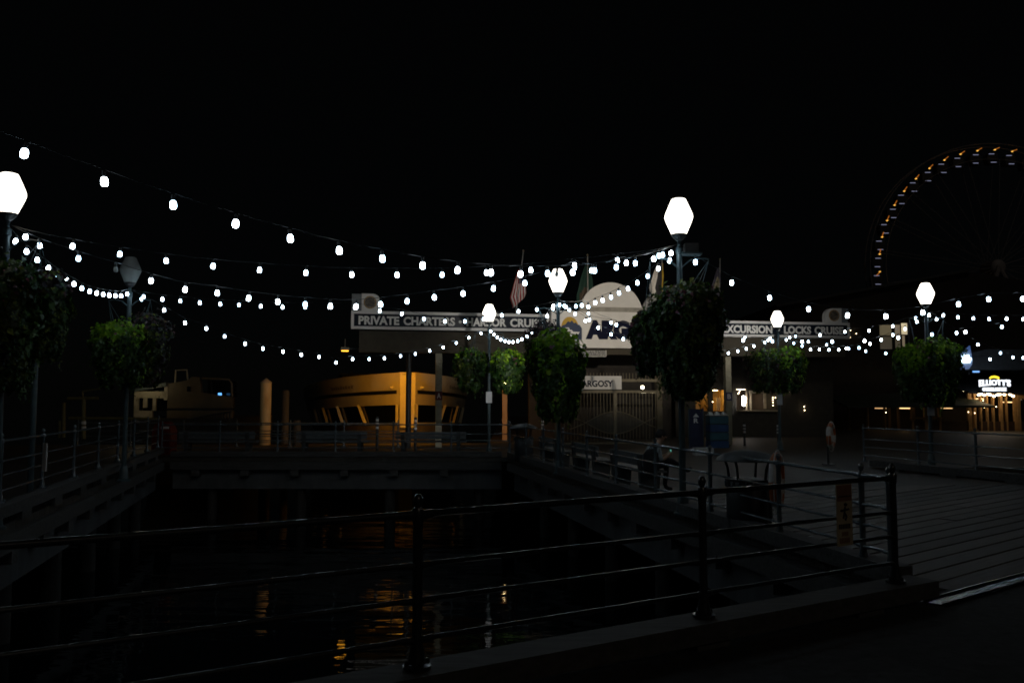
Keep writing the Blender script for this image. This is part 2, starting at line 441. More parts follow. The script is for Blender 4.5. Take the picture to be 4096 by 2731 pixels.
# warning sign on the nearest railing
q = atP(3364, 2056, NP[2], NP[3])
ws = thing('warning_sign', 'orange warning sign with a falling figure on the nearest railing', 'sign', (q.x + 0.03 * nd.y, q.y - 0.03 * nd.x, q.z), math.atan2(nd.y, nd.x))
M_orange = mat('sign_orange', (0.48, 0.40, 0.27), 0.55, var=0.2, scale=6)
M_red = mat('sign_red', (0.26, 0.13, 0.08), 0.55, var=0.2)
M_black = mat('print_black', (0.01, 0.01, 0.01), 0.6, var=0.1)
MB().box(-0.10, 0.10, -0.006, 0.0, -0.255, 0.255).build('panel', M_orange, ws)
MB().box(-0.092, 0.092, -0.0085, -0.0065, 0.115, 0.247).build('header', M_red, ws)
MB().box(-0.08, 0.08, -0.011, -0.009, 0.150, 0.158).build('header_rule', M_black, ws)
fig = MB()
fig.lathe([(0.001, 0), (0.016, 0.008), (0.016, 0.024), (0.001, 0.032)], 8, (0.01, -0.009, 0.07))
for a0, a1 in (((0.005, 0.065), (-0.005, 0.02)), ((-0.052, 0.036), (0.05, 0.046)), ((-0.005, 0.02), (-0.02, -0.03)), ((-0.005, 0.02), (0.02, -0.015)), ((0.02, -0.015), (0.005, -0.045))):
    fig.tube([(a0[0], -0.009, a0[1]), (a1[0], -0.009, a1[1])], 0.009, 6)
fig.build('falling_figure', M_black, ws)
for i, (z0, z1, x0, x1) in enumerate(((-0.075, -0.115, -.078, .078), (-0.14, -0.175, -.04, .04), (-0.19, -0.235, -.07, .07))):
    mbx = MB(); x = x0; rr = random.Random(i)
    while x < x1 - 0.008:
        wdt = rr.uniform(0.010, 0.020); mbx.box(x, min(x + wdt, x1), -0.0085, -0.0065, z1, z0); x += wdt + 0.006
    mbx.build('print_line', M_red if i else M_black, ws)

# ================================================================== LAMP POSTS
LAMPS = {1: (35, 781, 11.9), 2: (522, 1084, 18.9), 3: (1957, 1255, 28.3), 4: (2232, 1127, 20.6), 5: (2715, 873, 13.4), 6: (3109, 1279, 30.4), 7: (3702, 1178, 23.1)}
LLAB = {1: 'lit street lamp cut by the left picture edge', 2: 'unlit grey street lamp on the left pier', 3: 'lit street lamp in front of the words harbor cruise',
        4: 'lit street lamp in front of the big sign beside the striped flag', 5: 'tallest looking lit street lamp above the largest hanging basket',
        6: 'lit street lamp in front of the locks cruise sign', 7: 'lit street lamp at the right by the lit upstairs window'}
globe_prof = [(0.120, 0.0), (0.163, 0.10), (0.205, 0.20), (0.224, 0.255), (0.229, 0.285), (0.225, 0.315), (0.206, 0.37), (0.165, 0.465), (0.124, 0.56), (0.111, 0.581), (0.08, 0.590), (0.02, 0.592)]
gm1 = MB().lathe(globe_prof, 28).mesh('globe', M_globe, True); gm0 = MB().lathe(globe_prof, 28).mesh('globe', M_globe0, True)
LP = {}
def lamp(k):
    px, py, Y = LAMPS[k]
    c = atY(px, py, Y); zc = c.z; zb = zc - 0.28
    root = thing('street_lamp', LLAB[k], 'street lamp', (c.x, c.y, -0.03), 0, 'street lamps around the slip')
    zb += 0.03
    MB().lathe([(0.15, 0), (0.15, 0.03), (0.11, 0.06), (0.085, 0.28), (0.06, 0.34)], 14).build('base', M_post, root, True)
    MB().lathe([(0.058, 0.33), (0.05, 1.5), (0.045, zb - 0.32), (0.058, zb - 0.315), (0.058, zb - 0.22), (0.034, zb - 0.2), (0.032, zb - 0.09)], 14).build('pole', M_post, root, True)
    MB().lathe([(0.034, zb - 0.10), (0.07, zb - 0.075), (0.105, zb - 0.035), (0.126, zb), (0.126, zb + 0.012)], 20).build('cup', M_dark, root, True)
    obj('globe', gm1 if k != 2 else gm0, root, (0, 0, zb + 0.012))
    LP[k] = Vector((c.x, c.y, zb - 0.03))
    # basket arms
    za = zb - 0.42
    for s in (-1, 1):
        MB().tube([(0.03 * s, 0, za - 0.12), (0.18 * s, 0, za + 0.01), (0.34 * s, 0, za + 0.04), (0.48 * s, 0, za + 0.02)], 0.014, 6).build('basket_arm', M_post, root, True)
    if k in (3, 6, 7):
        zz = {3: 1530 + 55, 6: 1595, 7: 1630}[k]
        sp = atY(px, zz, Y).z
        MB().box(-0.10, 0.10, -0.075, -0.063, sp - 0.22 + 0.03, sp + 0.16 + 0.03).build('notice_plate', mat('notice_white', (0.5, 0.52, 0.55), 0.5, var=0.15), root)
    return root
LROOT = {k: lamp(k) for k in LAMPS}
# flood lamp on the bracket of the big lamp: lights the big sign
def flood(parent, loc, target, power, col, size, blend, name='flood_lamp', rad=0.06):
    ld = bpy.data.lights.new(name, 'SPOT'); ld.energy = power; ld.color = col; ld.spot_size = R(size); ld.spot_blend = blend; ld.shadow_soft_size = rad
    lo = bpy.data.objects.new(name, ld); COL.objects.link(lo); lo.parent = parent
    lo.location = loc
    lo.rotation_euler = (Vector(target) - Vector(loc)).to_track_quat('-Z', 'Y').to_euler()
    return lo
z5 = LP[5].z
MB().box(0.03, 0.36, -0.10, 0.10, z5 - 0.30, z5 - 0.27).build('flood_bracket', M_post, LROOT[5])
fh = MB(); fh.box(0.10, 0.32, 0.0, 0.16, z5 - 0.262, z5 - 0.10); fh.build('flood_housing', M_dark, LROOT[5])

# ================================================================== STRING LIGHTS
bulb_prof = [(0.006, -0.034), (0.020, -0.031), (0.029, -0.018), (0.0305, 0.000), (0.029, 0.020), (0.024, 0.038), (0.016, 0.046)]
bm1 = MB().lathe(bulb_prof, 12).mesh('bulb', M_bulb, True); bm0 = MB().lathe(bulb_prof, 12).mesh('bulb', M_bulb0, True)
skm = MB().lathe([(0.0175, 0.044), (0.019, 0.058), (0.019, 0.10), (0.008, 0.108)], 8).mesh('socket', M_dark, True)
def Z1(l): return [(0 + x / 2.296, 450 + y / 2.296) for x, y in l]
def Z2(l): return [(1024 + x / 2.296, 950 + y / 2.296) for x, y in l]
def Z3(l): return [(2000 + x / 2.296, 750 + y / 2.296) for x, y in l]
def Z5(l): return [(3072 + x / 2.296, 1100 + y / 2.296) for x, y in l]
def D(l): return [(x * 1.7415, y * 1.7415) for x, y in l]
P0 = Vector((-5.7, 4.9, 4.45)); PX = Vector((19.0, 15.0, 4.9)); PY = Vector((22.0, 22.0, 4.6))
def LA(k): return LP[k] + Vector((0, 0, -0.14))
def string(label, A, B, px, dark=()):
    root = thing('string_light', label, 'string lights', tuple(A), 0, 'strings of bulbs slung between the lamps')
    pts = [atP(x, y, A, B) for x, y in px]
    L = (Vector(B) - Vector(A)).length; ax = (Vector(B) - Vector(A)); ax.z = 0; ax.normalize()
    pts = [q for q in pts]
    rel = [q - Vector(A) for q in pts]
    wp = [Vector((0, 0, 0))] + [q + Vector((0, 0, 0.115)) for q in rel] + [Vector(B) - Vector(A)]
    # cable with a little slack between the sockets
    path = [wp[0]]
    for a, b in zip(wp, wp[1:]):
        m = (a + b) / 2; m.z -= 0.012 * (b - a).length
        path += [m, b]
    MB().tube(path, 0.0045, 5).build('cable', M_wire, root)
    rr = random.Random(len(label))
    for i, q in enumerate(rel):
        o = obj('bulb', bm0 if i in dark else bm1, root, q)
        o.rotation_euler = (rr.uniform(-.12, .12), rr.uniform(-.12, .12), 0)
        obj('socket', skm, o)
    return root
string('upper string of large near bulbs from the top left to the tall lamp', P0, LA(5),
       Z1([(222, 383), (959, 643), (1591, 856), (2163, 1028)]) + Z2([(316, 15), (765, 125), (1162, 200), (1531, 263), (1850, 304), (2158, 327)]) +
       Z3([(188, 800), (438, 795), (667, 785), (868, 767), (1068, 737), (1243, 700), (1412, 660), (1570, 607)]))
string('second string from the left edge lamp, nearly level below the uppermost', LA(1), LA(5),
       Z1([(234, 1147), (666, 1232), (1100, 1305), (1526, 1366), (1957, 1415)]) + Z2([(32, 302), (457, 328), (880, 345), (1296, 348), (1709, 346), (2117, 327)]) +
       Z3([(283, 762), (683, 718), (1078, 672), (1460, 630)]))
string('third string, with one dead bulb beside the unlit lamp', LA(1), LA(5),
       Z1([(365, 1228), (720, 1345), (1065, 1447), (1387, 1550)]) + D([(425, 666), (499, 674), (571, 686), (638, 694), (701, 700), (759, 704)]) +
       Z2([(918, 638), (1145, 618), (1387, 588), (1638, 553), (1902, 518), (2180, 472)]) + Z3([(229, 882), (520, 800), (685, 738), (840, 765), (1160, 697), (1495, 622)]), dark=(2, 17))
string('string of close set bulbs from the left edge lamp to the unlit lamp', LA(1), LA(2),
       Z1([(143, 1188), (244, 1280), (343, 1358), (445, 1432), (527, 1492), (612, 1543)]) + D([(170, 653), (188, 663), (206, 670), (222, 674), (237, 677), (251, 679), (265, 680), (278, 680), (292, 676)]))
string('string crossing the private charters lettering to the second lamp', LA(2), LA(4),
       D([(330, 682), (373, 688), (414, 692), (459, 696), (506, 699), (549, 701), (599, 704), (649, 706), (701, 706), (757, 706), (815, 707)]) +
       Z2([(1137, 677), (1340, 703), (1543, 750), (1735, 772), (1918, 772), (2090, 750), (2258, 716)]) + Z3([(170, 1140), (338, 1123), (490, 1090)]))
string('lowest long string sagging over the yellow lit ferry', LA(2), LA(3),
       D([(325, 688), (377, 713), (425, 742), (474, 755), (516, 773), (563, 790), (604, 801), (650, 808), (692, 815), (733, 820), (772, 833), (810, 825), (848, 825), (883, 823), (920, 818), (954, 813), (987, 806), (1018, 798), (1048, 788), (1077, 776), (1105, 766)]))
string('short scalloped string under the end of the harbor cruise board', LA(3), LA(4),
       Z2([(2156, 862), (2185, 892), (2216, 918), (2248, 940), (2287, 953), (2323, 962)]) + Z3([(10, 1398), (47, 1412), (82, 1420), (120, 1420), (163, 1411), (202, 1396), (247, 1371), (288, 1340), (388, 1240), (434, 1185), (485, 1115)]))
string('string climbing past the white arch to the tall lamp', LA(4), LA(5),
       Z3([(547, 1080), (697, 1093), (750, 1085), (812, 1098), (875, 1060), (943, 1038), (1020, 1010), (1093, 972), (1176, 932), (1262, 878), (1358, 817), (1454, 748), (1557, 675)]))
string('string falling across the big navy lettering, lowest of the three there', LA(4), LA(6),
       Z3([(637, 1123), (690, 1163), (785, 1225), (903, 1290), (1020, 1350), (1132, 1393), (1250, 1440), (1380, 1480), (1520, 1510), (1660, 1525), (1800, 1530), (1950, 1530), (2097, 1522), (2184, 1504), (2262, 1482), (2332, 1457)]) + Z5([(-30, 620), (20, 582)]))
string('string falling across the big navy lettering, topmost of the three there', LA(4), LA(6),
       Z3([(590, 1088), (812, 1160), (1020, 1243), (1230, 1300), (1430, 1340), (1640, 1365), (1840, 1370), (2008, 1358), (2250, 1375)]) + Z5([(0, 600)]))
string('string behind the largest basket, middle of three over the lettering', LA(4), PY,
       Z3([(608, 1103), (820, 1217), (1069, 1263), (1340, 1320), (1640, 1370), (1940, 1400), (2234, 1405)]) + Z5([(40, 610), (314, 614), (590, 613), (887, 607), (1197, 578), (1505, 548), (1813, 525), (2148, 478), (2480, 430)]))
string('string of large bulbs from the tall lamp down to the right', LA(5), PX,
       Z3([(1795, 690), (2127, 878)]) + Z5([(15, 213), (373, 317), (730, 374), (1082, 383), (1422, 348), (1750, 272), (2027, 226), (2340, 223), (2640, 215)]))
string('scalloped string under the locks cruise board, left of the right lamp', LA(6), LA(7),
       Z5([(168, 597), (237, 627), (313, 653), (390, 687), (472, 684), (560, 688), (650, 687), (741, 678), (836, 670), (937, 633), (1040, 596), (1146, 552), (1258, 497), (1367, 430)]))
string('string over the locks cruise lettering rising to the right lamp', LA(6), LA(7),
       Z5([(253, 565), (479, 552), (707, 522), (928, 512), (1146, 472), (1357, 398)]))
string('string passing under the right basket towards the blue sail sign', LA(6), PY,
       Z5([(200, 577), (370, 613), (538, 642), (718, 675), (897, 700), (1082, 720), (1300, 745), (1500, 765), (1780, 780), (2040, 775), (2345, 762)]))
string('level string running right from the right lamp', LA(7), Vector((24, 17.5, 4.5)),
       Z5([(1480, 370), (1610, 372), (1745, 390), (1886, 400), (2030, 406), (2192, 403), (2345, 408), (2520, 405)]))
string('string dropping steeply right of the right lamp towards the restaurant', LA(7), Vector((27, 36, 3.0)),
       Z5([(1548, 406), (1732, 533), (1928, 640), (2135, 717), (2250, 757)]))

# ================================================================== HANGING BASKETS
def foliage_mesh(name, mats, Rr, H, n, leaf, rng, droop=0.5, mix=None, taper=0.45):
    tt = rng.random(n) ** 0.85; th = rng.random(n) * 2 * np.pi
    ph = rng.random(8) * 6.28
    f = np.where(tt < 0.3, np.sqrt(np.clip(1 - (1 - tt / 0.3) ** 2, 0, 1)), 1 - (1 - taper) * (np.clip(tt - 0.3, 0, 1) / 0.7) ** 2.3)
    lump = 1 + 0.13 * np.sin(3 * th + ph[0] + 4 * tt) + 0.11 * np.sin(5 * th + ph[1] - 7 * tt) + 0.09 * np.sin(9 * th + 11 * tt + ph[2]) + 0.06 * np.sin(15 * tt + ph[3] + 2 * th)
    rad = Rr * f * lump * (1 - 0.28 * rng.random(n) ** 2) + 0.03
    hang = np.where(tt > 0.8, (0.5 + 0.5 * np.sin(7 * th + ph[4])) * H * 0.16, 0)
    z = H / 2 - H * tt - hang
    z = z + np.where(tt < 0.25, rng.normal(0, 0.05 * H, n), 0)
    c = np.stack([rad * np.cos(th), rad * np.sin(th), z], 1)
    nrm = np.stack([np.cos(th), np.sin(th), np.where(tt < 0.3, 1.3 - 3 * tt, 0.25)], 1) + rng.normal(0, 0.45, (n, 3))
    nrm /= np.linalg.norm(nrm, axis=1)[:, None]
    dr = np.stack([np.cos(th) * 0.5, np.sin(th) * 0.5, -droop * 1.4 * np.ones(n)], 1) + rng.normal(0, 0.55, (n, 3))
    dr -= nrm * (dr * nrm).sum(1)[:, None]; dr /= np.linalg.norm(dr, axis=1)[:, None] + 1e-6
    sd = np.cross(nrm, dr)
    s = (leaf * (0.6 + 0.8 * rng.random(n)))[:, None]
    base = c - dr * s * 0.5; tip = c + dr * s * 0.6 - nrm * s * 0.15
    lf = c + sd * s * 0.42 - dr * s * 0.12 + nrm * s * 0.12; rt = c - sd * s * 0.42 - dr * s * 0.12 + nrm * s * 0.12
    V = np.stack([base, lf, tip, rt], 1).reshape(-1, 3)
    i = np.arange(n) * 4
    T = np.stack([np.stack([i, i + 1, i + 2], 1), np.stack([i, i + 2, i + 3], 1)], 1).reshape(-1, 3)
    me = bpy.data.meshes.new(name)
    me.vertices.add(len(V)); me.vertices.foreach_set('co', V.astype(np.float32).ravel())
    me.loops.add(T.size); me.loops.foreach_set('vertex_index', T.astype(np.int32).ravel())
    me.polygons.add(len(T)); me.polygons.foreach_set('loop_start', (np.arange(len(T)) * 3).astype(np.int32))
    try: me.polygons.foreach_set('loop_total', np.full(len(T), 3, np.int32))
    except Exception: pass
    for m in mats: me.materials.append(m)
    if mix is not None:
        mi = mix(tt, th, rng)
        me.polygons.foreach_set('material_index', np.repeat(mi, 2).astype(np.int32))
    me.update(calc_edges=True); me.validate()
    return me
FM = [M_lime, M_green, M_mixed, M_purple, M_flower]
def trail_mesh(Rr, H, ns, leaf, rng, mi):
    V = []; T = []
    for k in range(ns):
        th = rng.random() * 6.283; r0 = Rr * (0.75 + 0.3 * rng.random()); L = H * (0.30 + 0.42 * rng.random()); z0 = H * (0.12 - 0.32 * rng.random())
        m = max(4, int(L / (leaf * 0.42)))
        for i in range(m):
            u = i / m
            r_ = r0 * (1 + 0.10 * math.sin(u * 3.1) - 0.22 * u) + rng.normal(0, leaf * 0.2)
            a = th + 0.25 * math.sin(3 * u + k) + rng.normal(0, 0.05)
            c = np.array([r_ * math.cos(a), r_ * math.sin(a), z0 - L * u])
            nr = np.array([math.cos(a), math.sin(a), 0.3]) + rng.normal(0, 0.4, 3); nr /= np.linalg.norm(nr)
            dr = np.array([0.3 * math.cos(a), 0.3 * math.sin(a), -1.0]) + rng.normal(0, 0.5, 3); dr -= nr * dr.dot(nr); dr /= np.linalg.norm(dr)
            sd = np.cross(nr, dr); q = leaf * (0.55 + 0.6 * rng.random()) * (1 - 0.35 * u)
            o = len(V)
            V += [tuple(c - dr * q * .5), tuple(c + sd * q * .4 - dr * q * .1), tuple(c + dr * q * .6), tuple(c - sd * q * .4 - dr * q * .1)]
            T += [(o, o + 1, o + 2), (o, o + 2, o + 3)]
    me = bpy.data.meshes.new('trailing_stems'); me.from_pydata(V, [], T); me.materials.append(FM[mi]); me.update(); return me
def mixer(a_top, a_side):
    # leaf kinds by clumps, lime kept high to paint in light from above: 0 lime, 1 green, 2 mixed, 3 purple, 4 flower
    def f(tt, th, rng):
        v = np.sin(2 * th + rng.random() * 6) + 0.7 * np.sin(5 * th + 9 * tt + rng.random() * 6) + rng.normal(0, 0.45, len(tt))
        r = rng.random(len(tt))
        top = tt < 0.22
        k = np.where(v > 0.35, a_side[0], np.where(v > -0.5, a_side[1], a_side[2]))
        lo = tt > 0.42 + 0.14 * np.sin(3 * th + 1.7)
        k = np.where(lo & (k == 0), 1, k)  # low lime leaves turn dark green, shade put into the colour
        k = np.where(top, np.where(r < 0.75, a_top[0], a_top[1]), k)
        return k
    return f
def basket(k, x0, x1, y0, y1, dy, label, top, side, n, leaf=0.085, taper=0.45):
    Y = LAMPS[k][2] + dy
    a = atY(x0, (y0 + y1) / 2, Y); b = atY(x1, (y0 + y1) / 2, Y)
    zt = atY(x0, y0, Y).z; zb = atY(x0, y1, Y).z
    c = (a + b) / 2; Rr = (b.x - a.x) / 2 * 0.93; H = zt - zb
    root = thing('hanging_basket', label, 'hanging basket', tuple(c), 0, 'flower baskets hung on the lamps')
    rng = np.random.default_rng(int(x0) + 5000)
    MB().lathe([(Rr * 0.25, -H * 0.30), (Rr * 0.52, -H * 0.15), (Rr * 0.64, H * 0.05), (Rr * 0.55, H * 0.2), (Rr * 0.3, H * 0.3)], 14).build('moss_liner', M_moss, root, True)
    stuff(obj('foliage', foliage_mesh('foliage', FM, Rr, H, n, leaf, rng, mix=mixer(top, side), taper=taper), root))
    stuff(obj('trailing_stems', trail_mesh(Rr, H, max(10, n // 190), leaf * 0.85, rng, side[1]), root))
    stuff(obj('flowers', foliage_mesh('flowers', [M_flower], Rr * 1.02, H * 0.55, max(30, n // 45), leaf * 0.7, rng, droop=0.1), root, (0, 0, H * 0.24)))
    lp = LP[k]; s = -1 if c.x < lp.x else 1
    hook = Vector((lp.x + 0.48 * s, lp.y, lp.z - 0.42)) - c
    for q in ((-0.3 * Rr, 0), (0.3 * Rr, 0.1 * Rr), (0, -0.3 * Rr)):
        MB().tube([hook, Vector((q[0], q[1], H * 0.32))], 0.006, 5).build('chain', M_post, root)
    return root
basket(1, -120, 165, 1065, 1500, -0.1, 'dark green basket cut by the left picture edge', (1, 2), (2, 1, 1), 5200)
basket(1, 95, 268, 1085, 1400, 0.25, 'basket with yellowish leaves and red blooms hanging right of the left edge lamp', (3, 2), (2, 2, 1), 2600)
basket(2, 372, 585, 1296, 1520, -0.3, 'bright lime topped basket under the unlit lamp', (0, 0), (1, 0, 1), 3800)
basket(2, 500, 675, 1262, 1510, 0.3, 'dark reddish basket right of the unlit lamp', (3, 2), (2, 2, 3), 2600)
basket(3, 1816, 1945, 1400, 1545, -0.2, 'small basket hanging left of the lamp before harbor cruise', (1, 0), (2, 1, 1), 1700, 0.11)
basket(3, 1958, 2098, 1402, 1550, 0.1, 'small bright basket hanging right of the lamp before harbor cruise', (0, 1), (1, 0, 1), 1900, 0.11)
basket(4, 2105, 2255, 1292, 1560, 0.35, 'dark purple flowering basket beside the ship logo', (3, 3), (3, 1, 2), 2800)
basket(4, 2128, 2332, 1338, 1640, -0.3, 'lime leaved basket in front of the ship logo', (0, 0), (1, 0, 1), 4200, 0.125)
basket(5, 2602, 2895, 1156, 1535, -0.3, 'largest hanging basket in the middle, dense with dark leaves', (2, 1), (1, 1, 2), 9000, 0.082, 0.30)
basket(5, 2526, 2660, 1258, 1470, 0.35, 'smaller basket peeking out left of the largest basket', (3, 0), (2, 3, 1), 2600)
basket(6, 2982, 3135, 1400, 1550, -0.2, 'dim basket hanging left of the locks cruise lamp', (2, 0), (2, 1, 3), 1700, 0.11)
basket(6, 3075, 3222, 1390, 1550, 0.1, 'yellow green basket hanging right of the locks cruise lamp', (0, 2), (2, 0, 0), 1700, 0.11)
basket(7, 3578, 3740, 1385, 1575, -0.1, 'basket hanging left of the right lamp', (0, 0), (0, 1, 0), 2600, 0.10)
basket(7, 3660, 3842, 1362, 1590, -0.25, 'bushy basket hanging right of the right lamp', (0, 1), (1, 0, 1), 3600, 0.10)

# ================================================================== THE CRUISE TERMINAL
FA = R(10.43); FO = Vector((-6.0, 31.0, 0)); FE = Vector((math.cos(FA), math.sin(FA), 0)); FN = Vector((-math.sin(FA), math.cos(FA), 0))
def fac(px, py, back=0.0):
    d = ray(px, py); P = FO + FN * back
    q = CAMP + d * ((P - CAMP).dot(FN) / d.dot(FN)) - FO
    return q.dot(FE), q.z
def FX(px, back=0.0, py=1400): return fac(px, py, back)[0]
bld = thing('terminal_building', 'beige open fronted cruise terminal under the long sign', 'building', tuple(FO), FA)
xl = FX(1436); xr = FX(3400); ztop = fac(1500, 1322)[1]; zbot = fac(1500, 1406)[1]
xA, xB = FX(1762), FX(2936)
xg0, xg1 = FX(2200), FX(2715)
MB().box(xl, xr, 0.35, 1.0, zbot, ztop + 0.02).build('fascia', mat('fascia_brown', (0.055, 0.046, 0.030), 0.8, var=0.2), bld)
MB().box(xl, xr, 1.002, 6.5, ztop - 0.25, ztop).build('roof', M_roof, bld)
MB().box(FX(2240), FX(2900), 6.0, 6.3, -0.03, ztop - 0.26).build('back_wall', M_shed, bld)
for x, letter, pc in ((xA, 'A', (0.13, 0.02, 0.02)), (xB, 'B', (0.03, 0.03, 0.10))):
    MB().box(x - 0.12, x + 0.12, 0.55, 0.79, -0.03, zbot - 0.002).build('column', mat('column_lit_beige', (0.36, 0.33, 0.23), 0.6), bld)  # beige lightened in place of lamp light on the lettered columns
    z0 = fac(1762, 1582)[1] if letter == 'A' else fac(2936, 1585)[1]
    plt = MB().box(x - 0.135, x + 0.135, 0.535, 0.548, z0 - 0.17, z0 + 0.17).build('letter_plate', mat('plate_' + letter, pc, 0.5, var=0.1), bld)
    text_mb(letter, x - 0.075, x + 0.075, z0 - 0.10, z0 + 0.10, 0.527, 0.534, 0.02).build('letter', M_letter, plt)
for x in (FX(2245), FX(2655)):
    MB().box(x - 0.11, x + 0.11, 0.55, 0.77, -0.03, zbot - 0.002).build('column', M_beige, bld)
xp = FX(1640); MB().tube([(xp, 0.7, -0.03), (xp, 0.7, zbot - 0.003)], 0.11, 10).build('drain_pipe', M_dark, bld, True)
# price board under the big sign
pb = thing('price_board', 'small dark board with rows of lettering under the big sign', 'sign', tuple(FO), FA)
bx0, bz1 = fac(2330, 1398); bx1, bz0 = fac(2431, 1423)
MB().box(bx0, bx1, 0.30, 0.345, bz0, bz1).build('panel', mat('board_slate', (0.03, 0.035, 0.04), 0.6), pb)
MB().box(bx0, bx1, 0.285, 0.30, bz0 - 0.025, bz0).build('frame', M_white, pb)
MB().box(bx1, bx1 + 0.03, 0.285, 0.345, bz0 - 0.025, bz1).build('frame', M_white, pb)
rr = random.Random(5)
for i in range(4):
    zz = bz1 - 0.03 - i * 0.052; mbx = MB(); x = bx0 + 0.04
    while x < bx1 - 0.06:
        wd = rr.uniform(0.02, 0.09); mbx.box(x, min(x + wd, bx1 - 0.03), 0.294, 0.299, zz - 0.022, zz); x += wd + 0.022
    mbx.build('print_line', M_letter, pb)

def sign_board(label, pxl, pyl, pxr, pyr, h_l, words, emblem):
    r = thing('sign_board', label, 'sign', tuple(FO), FA, 'long navy sign boards')
    x0, zt = fac(pxl, pyl); x1, zt2 = fac(pxr, pyr); zb_ = fac(pxl, pyl + h_l)[1]; zt = (zt + zt2) / 2
    fw = 0.105
    MB().box(x0 + fw, x1 - fw, -0.012, 0.20, zb_ + fw, zt - fw).build('panel', M_navy, r)
    MB().box(x0, x1, -0.035, 0.2, zt - fw, zt).build('frame', M_white, r)
    MB().box(x0, x1, -0.035, 0.2, zb_, zb_ + fw).build('frame', M_white, r)
    MB().box(x0, x0 + fw, -0.034, 0.2, zb_ + fw, zt - fw).build('frame', M_white, r)
    MB().box(x1 - fw, x1, -0.034, 0.2, zb_ + fw, zt - fw).build('frame', M_white, r)
    for txt, a, b in words:
        xa, xb_ = FX(a, 0, pyl + 35), FX(b, 0, pyl + 35)
        zm = (zt + zb_) / 2 - 0.01
        if txt == '*':
            MB().lathe([(0.001, -0.01), (0.06, -0.01), (0.06, 0.0), (0.001, 0.0)], 14).build('dot', M_letter, r).matrix_local = Matrix.Translation(((xa + xb_) / 2, -0.02, zm)) @ Matrix.Rotation(R(90), 4, 'X')
        else:
            text_mb(txt, xa, xb_, zm - 0.165, zm + 0.165, -0.024, -0.013, 0.04).build('lettering', M_letter, r)
    # rounded emblem block on top
    (ea, eb, ety, flip) = emblem
    u0, zt3 = fac(ea, ety); u1 = FX(eb, 0, ety); rad = min(0.34, (u1 - u0) * 0.5)
    arc = [(math.cos(R(90) * k / 8) * rad, math.sin(R(90) * k / 8) * rad) for k in range(9)]
    if not flip: poly = [(u0, zt + 0.002), (u1, zt + 0.002)] + [(u1 - rad + ax_, zt3 - rad + az) for ax_, az in arc] + [(u0, zt3)]
    else: poly = [(u0, zt + 0.002)] + [(u1, zt + 0.002), (u1, zt3)] + [(u0 + rad - ax_, zt3 - rad + az) for ax_, az in reversed(arc)]
    MB().prism(poly, -0.033, 0.2).build('emblem_block', M_white, r)
    cx = (u0 + u1) / 2 + (0.03 if flip else -0.05); cz = (zt + zt3) / 2
    for nm, r0, r1, m, yy in (('emblem_ring', 0.20, 0.24, mat('emblem_gold', (0.30, 0.17, 0.03), 0.5, var=0.5, scale=14), -0.045), ('emblem_disc', 0.001, 0.195, mat('emblem_picture', (0.12, 0.10, 0.08), 0.5, var=0.9, scale=7), -0.042)):
        mbx = MB(); n = 28
        vs = [(cx + q * math.cos(2 * math.pi * k / n), yo, cz + q * math.sin(2 * math.pi * k / n)) for yo in (yy, -0.034) for q in (r0, r1) for k in range(n)]
        fs = [(k, (k + 1) % n, n + (k + 1) % n, n + k) for k in range(n)] + [(n + k, n + (k + 1) % n, 3 * n + (k + 1) % n, 3 * n + k) for k in range(n)]
        mbx.add(vs, fs).build(nm, m, r)
    side = (FX(1408, 0, ety), u0 - 0.004) if not flip else (u1 + 0.004, u1 + (u1 - u0) * 0.42)
    MB().box(side[0], side[1], 0.03, 0.18, zt + 0.002, zt3 - 0.01).build('grey_block', mat('grey_paint', (0.16, 0.18, 0.19), 0.6), r)
    return r
sign_board('left sign board reading PRIVATE CHARTERS HARBOR CRUISE', 1405, 1242, 2196, 1259, 73,
           [('PRIVATE', 1434, 1597), ('CHARTERS', 1614, 1820), ('*', 1833, 1849), ('HARBOR', 1866, 2025), ('CRUISE', 2040, 2176)], (1447, 1525, 1174, False))
sign_board('right sign board reading EXCURSION LOCKS CRUISE', 2720, 1274, 3397, 1296, 70,
           [('EXCURSION', 2890, 3088), ('*', 3106, 3121), ('LOCKS', 3135, 3243), ('CRUISE', 3257, 3372)], (3298, 3364, 1233, True))

# big sign with logo and arch
big = thing('name_sign', 'big white sign with ship logo and navy letters', 'sign', tuple(FO), FA)
gx0, gz1 = fac(2202, 1244); gx1 = FX(2716, 0, 1330); gz0 = fac(2450, 1393)[1]
MB().box(gx0, gx1, -0.16, 0.25, gz0, gz1).build('panel', M_white, big)
l0, lz1 = fac(2342, 1279, -0.16); l1 = FX(2680, -0.16, 1330); lz0 = fac(2400, 1358, -0.16)[1]
text_mb('ARGOSY', l0, l1, lz0, lz1, -0.20, -0.162, 0.085).build('lettering', M_navyt, big)
# logo: sun, mountains, ship
u0, w1 = fac(2240, 1266, -0.16); u1 = FX(2327, -0.16, 1320); w0 = fac(2280, 1358, -0.16)[1]
W_, H_ = u1 - u0, w1 - w0
arc = [(u0 + W_ * (0.45 + 0.40 * math.cos(R(180) * k / 14)), w0 + H_ * (0.52 + 0.48 * math.sin(R(180) * k / 14))) for k in range(15)]
MB().prism(arc, -0.172, -0.162).build('logo_sun', mat('logo_yellow', (0.50, 0.30, 0.02), 0.5, var=0.1), big)
mtn = [(0, 0), (1.0, 0), (1.0, 0.50), (0.90, 0.64), (0.80, 0.66), (0.72, 0.76), (0.64, 0.72), (0.54, 0.84), (0.46, 0.76), (0.36, 0.80), (0.24, 0.66), (0.12, 0.62), (0, 0.5)]
MB().prism([(u0 + W_ * x, w0 + H_ * z) for x, z in mtn], -0.182, -0.173).build('logo_mountain', mat('logo_navy', (0.012, 0.03, 0.085), 0.5, var=0.15), big)
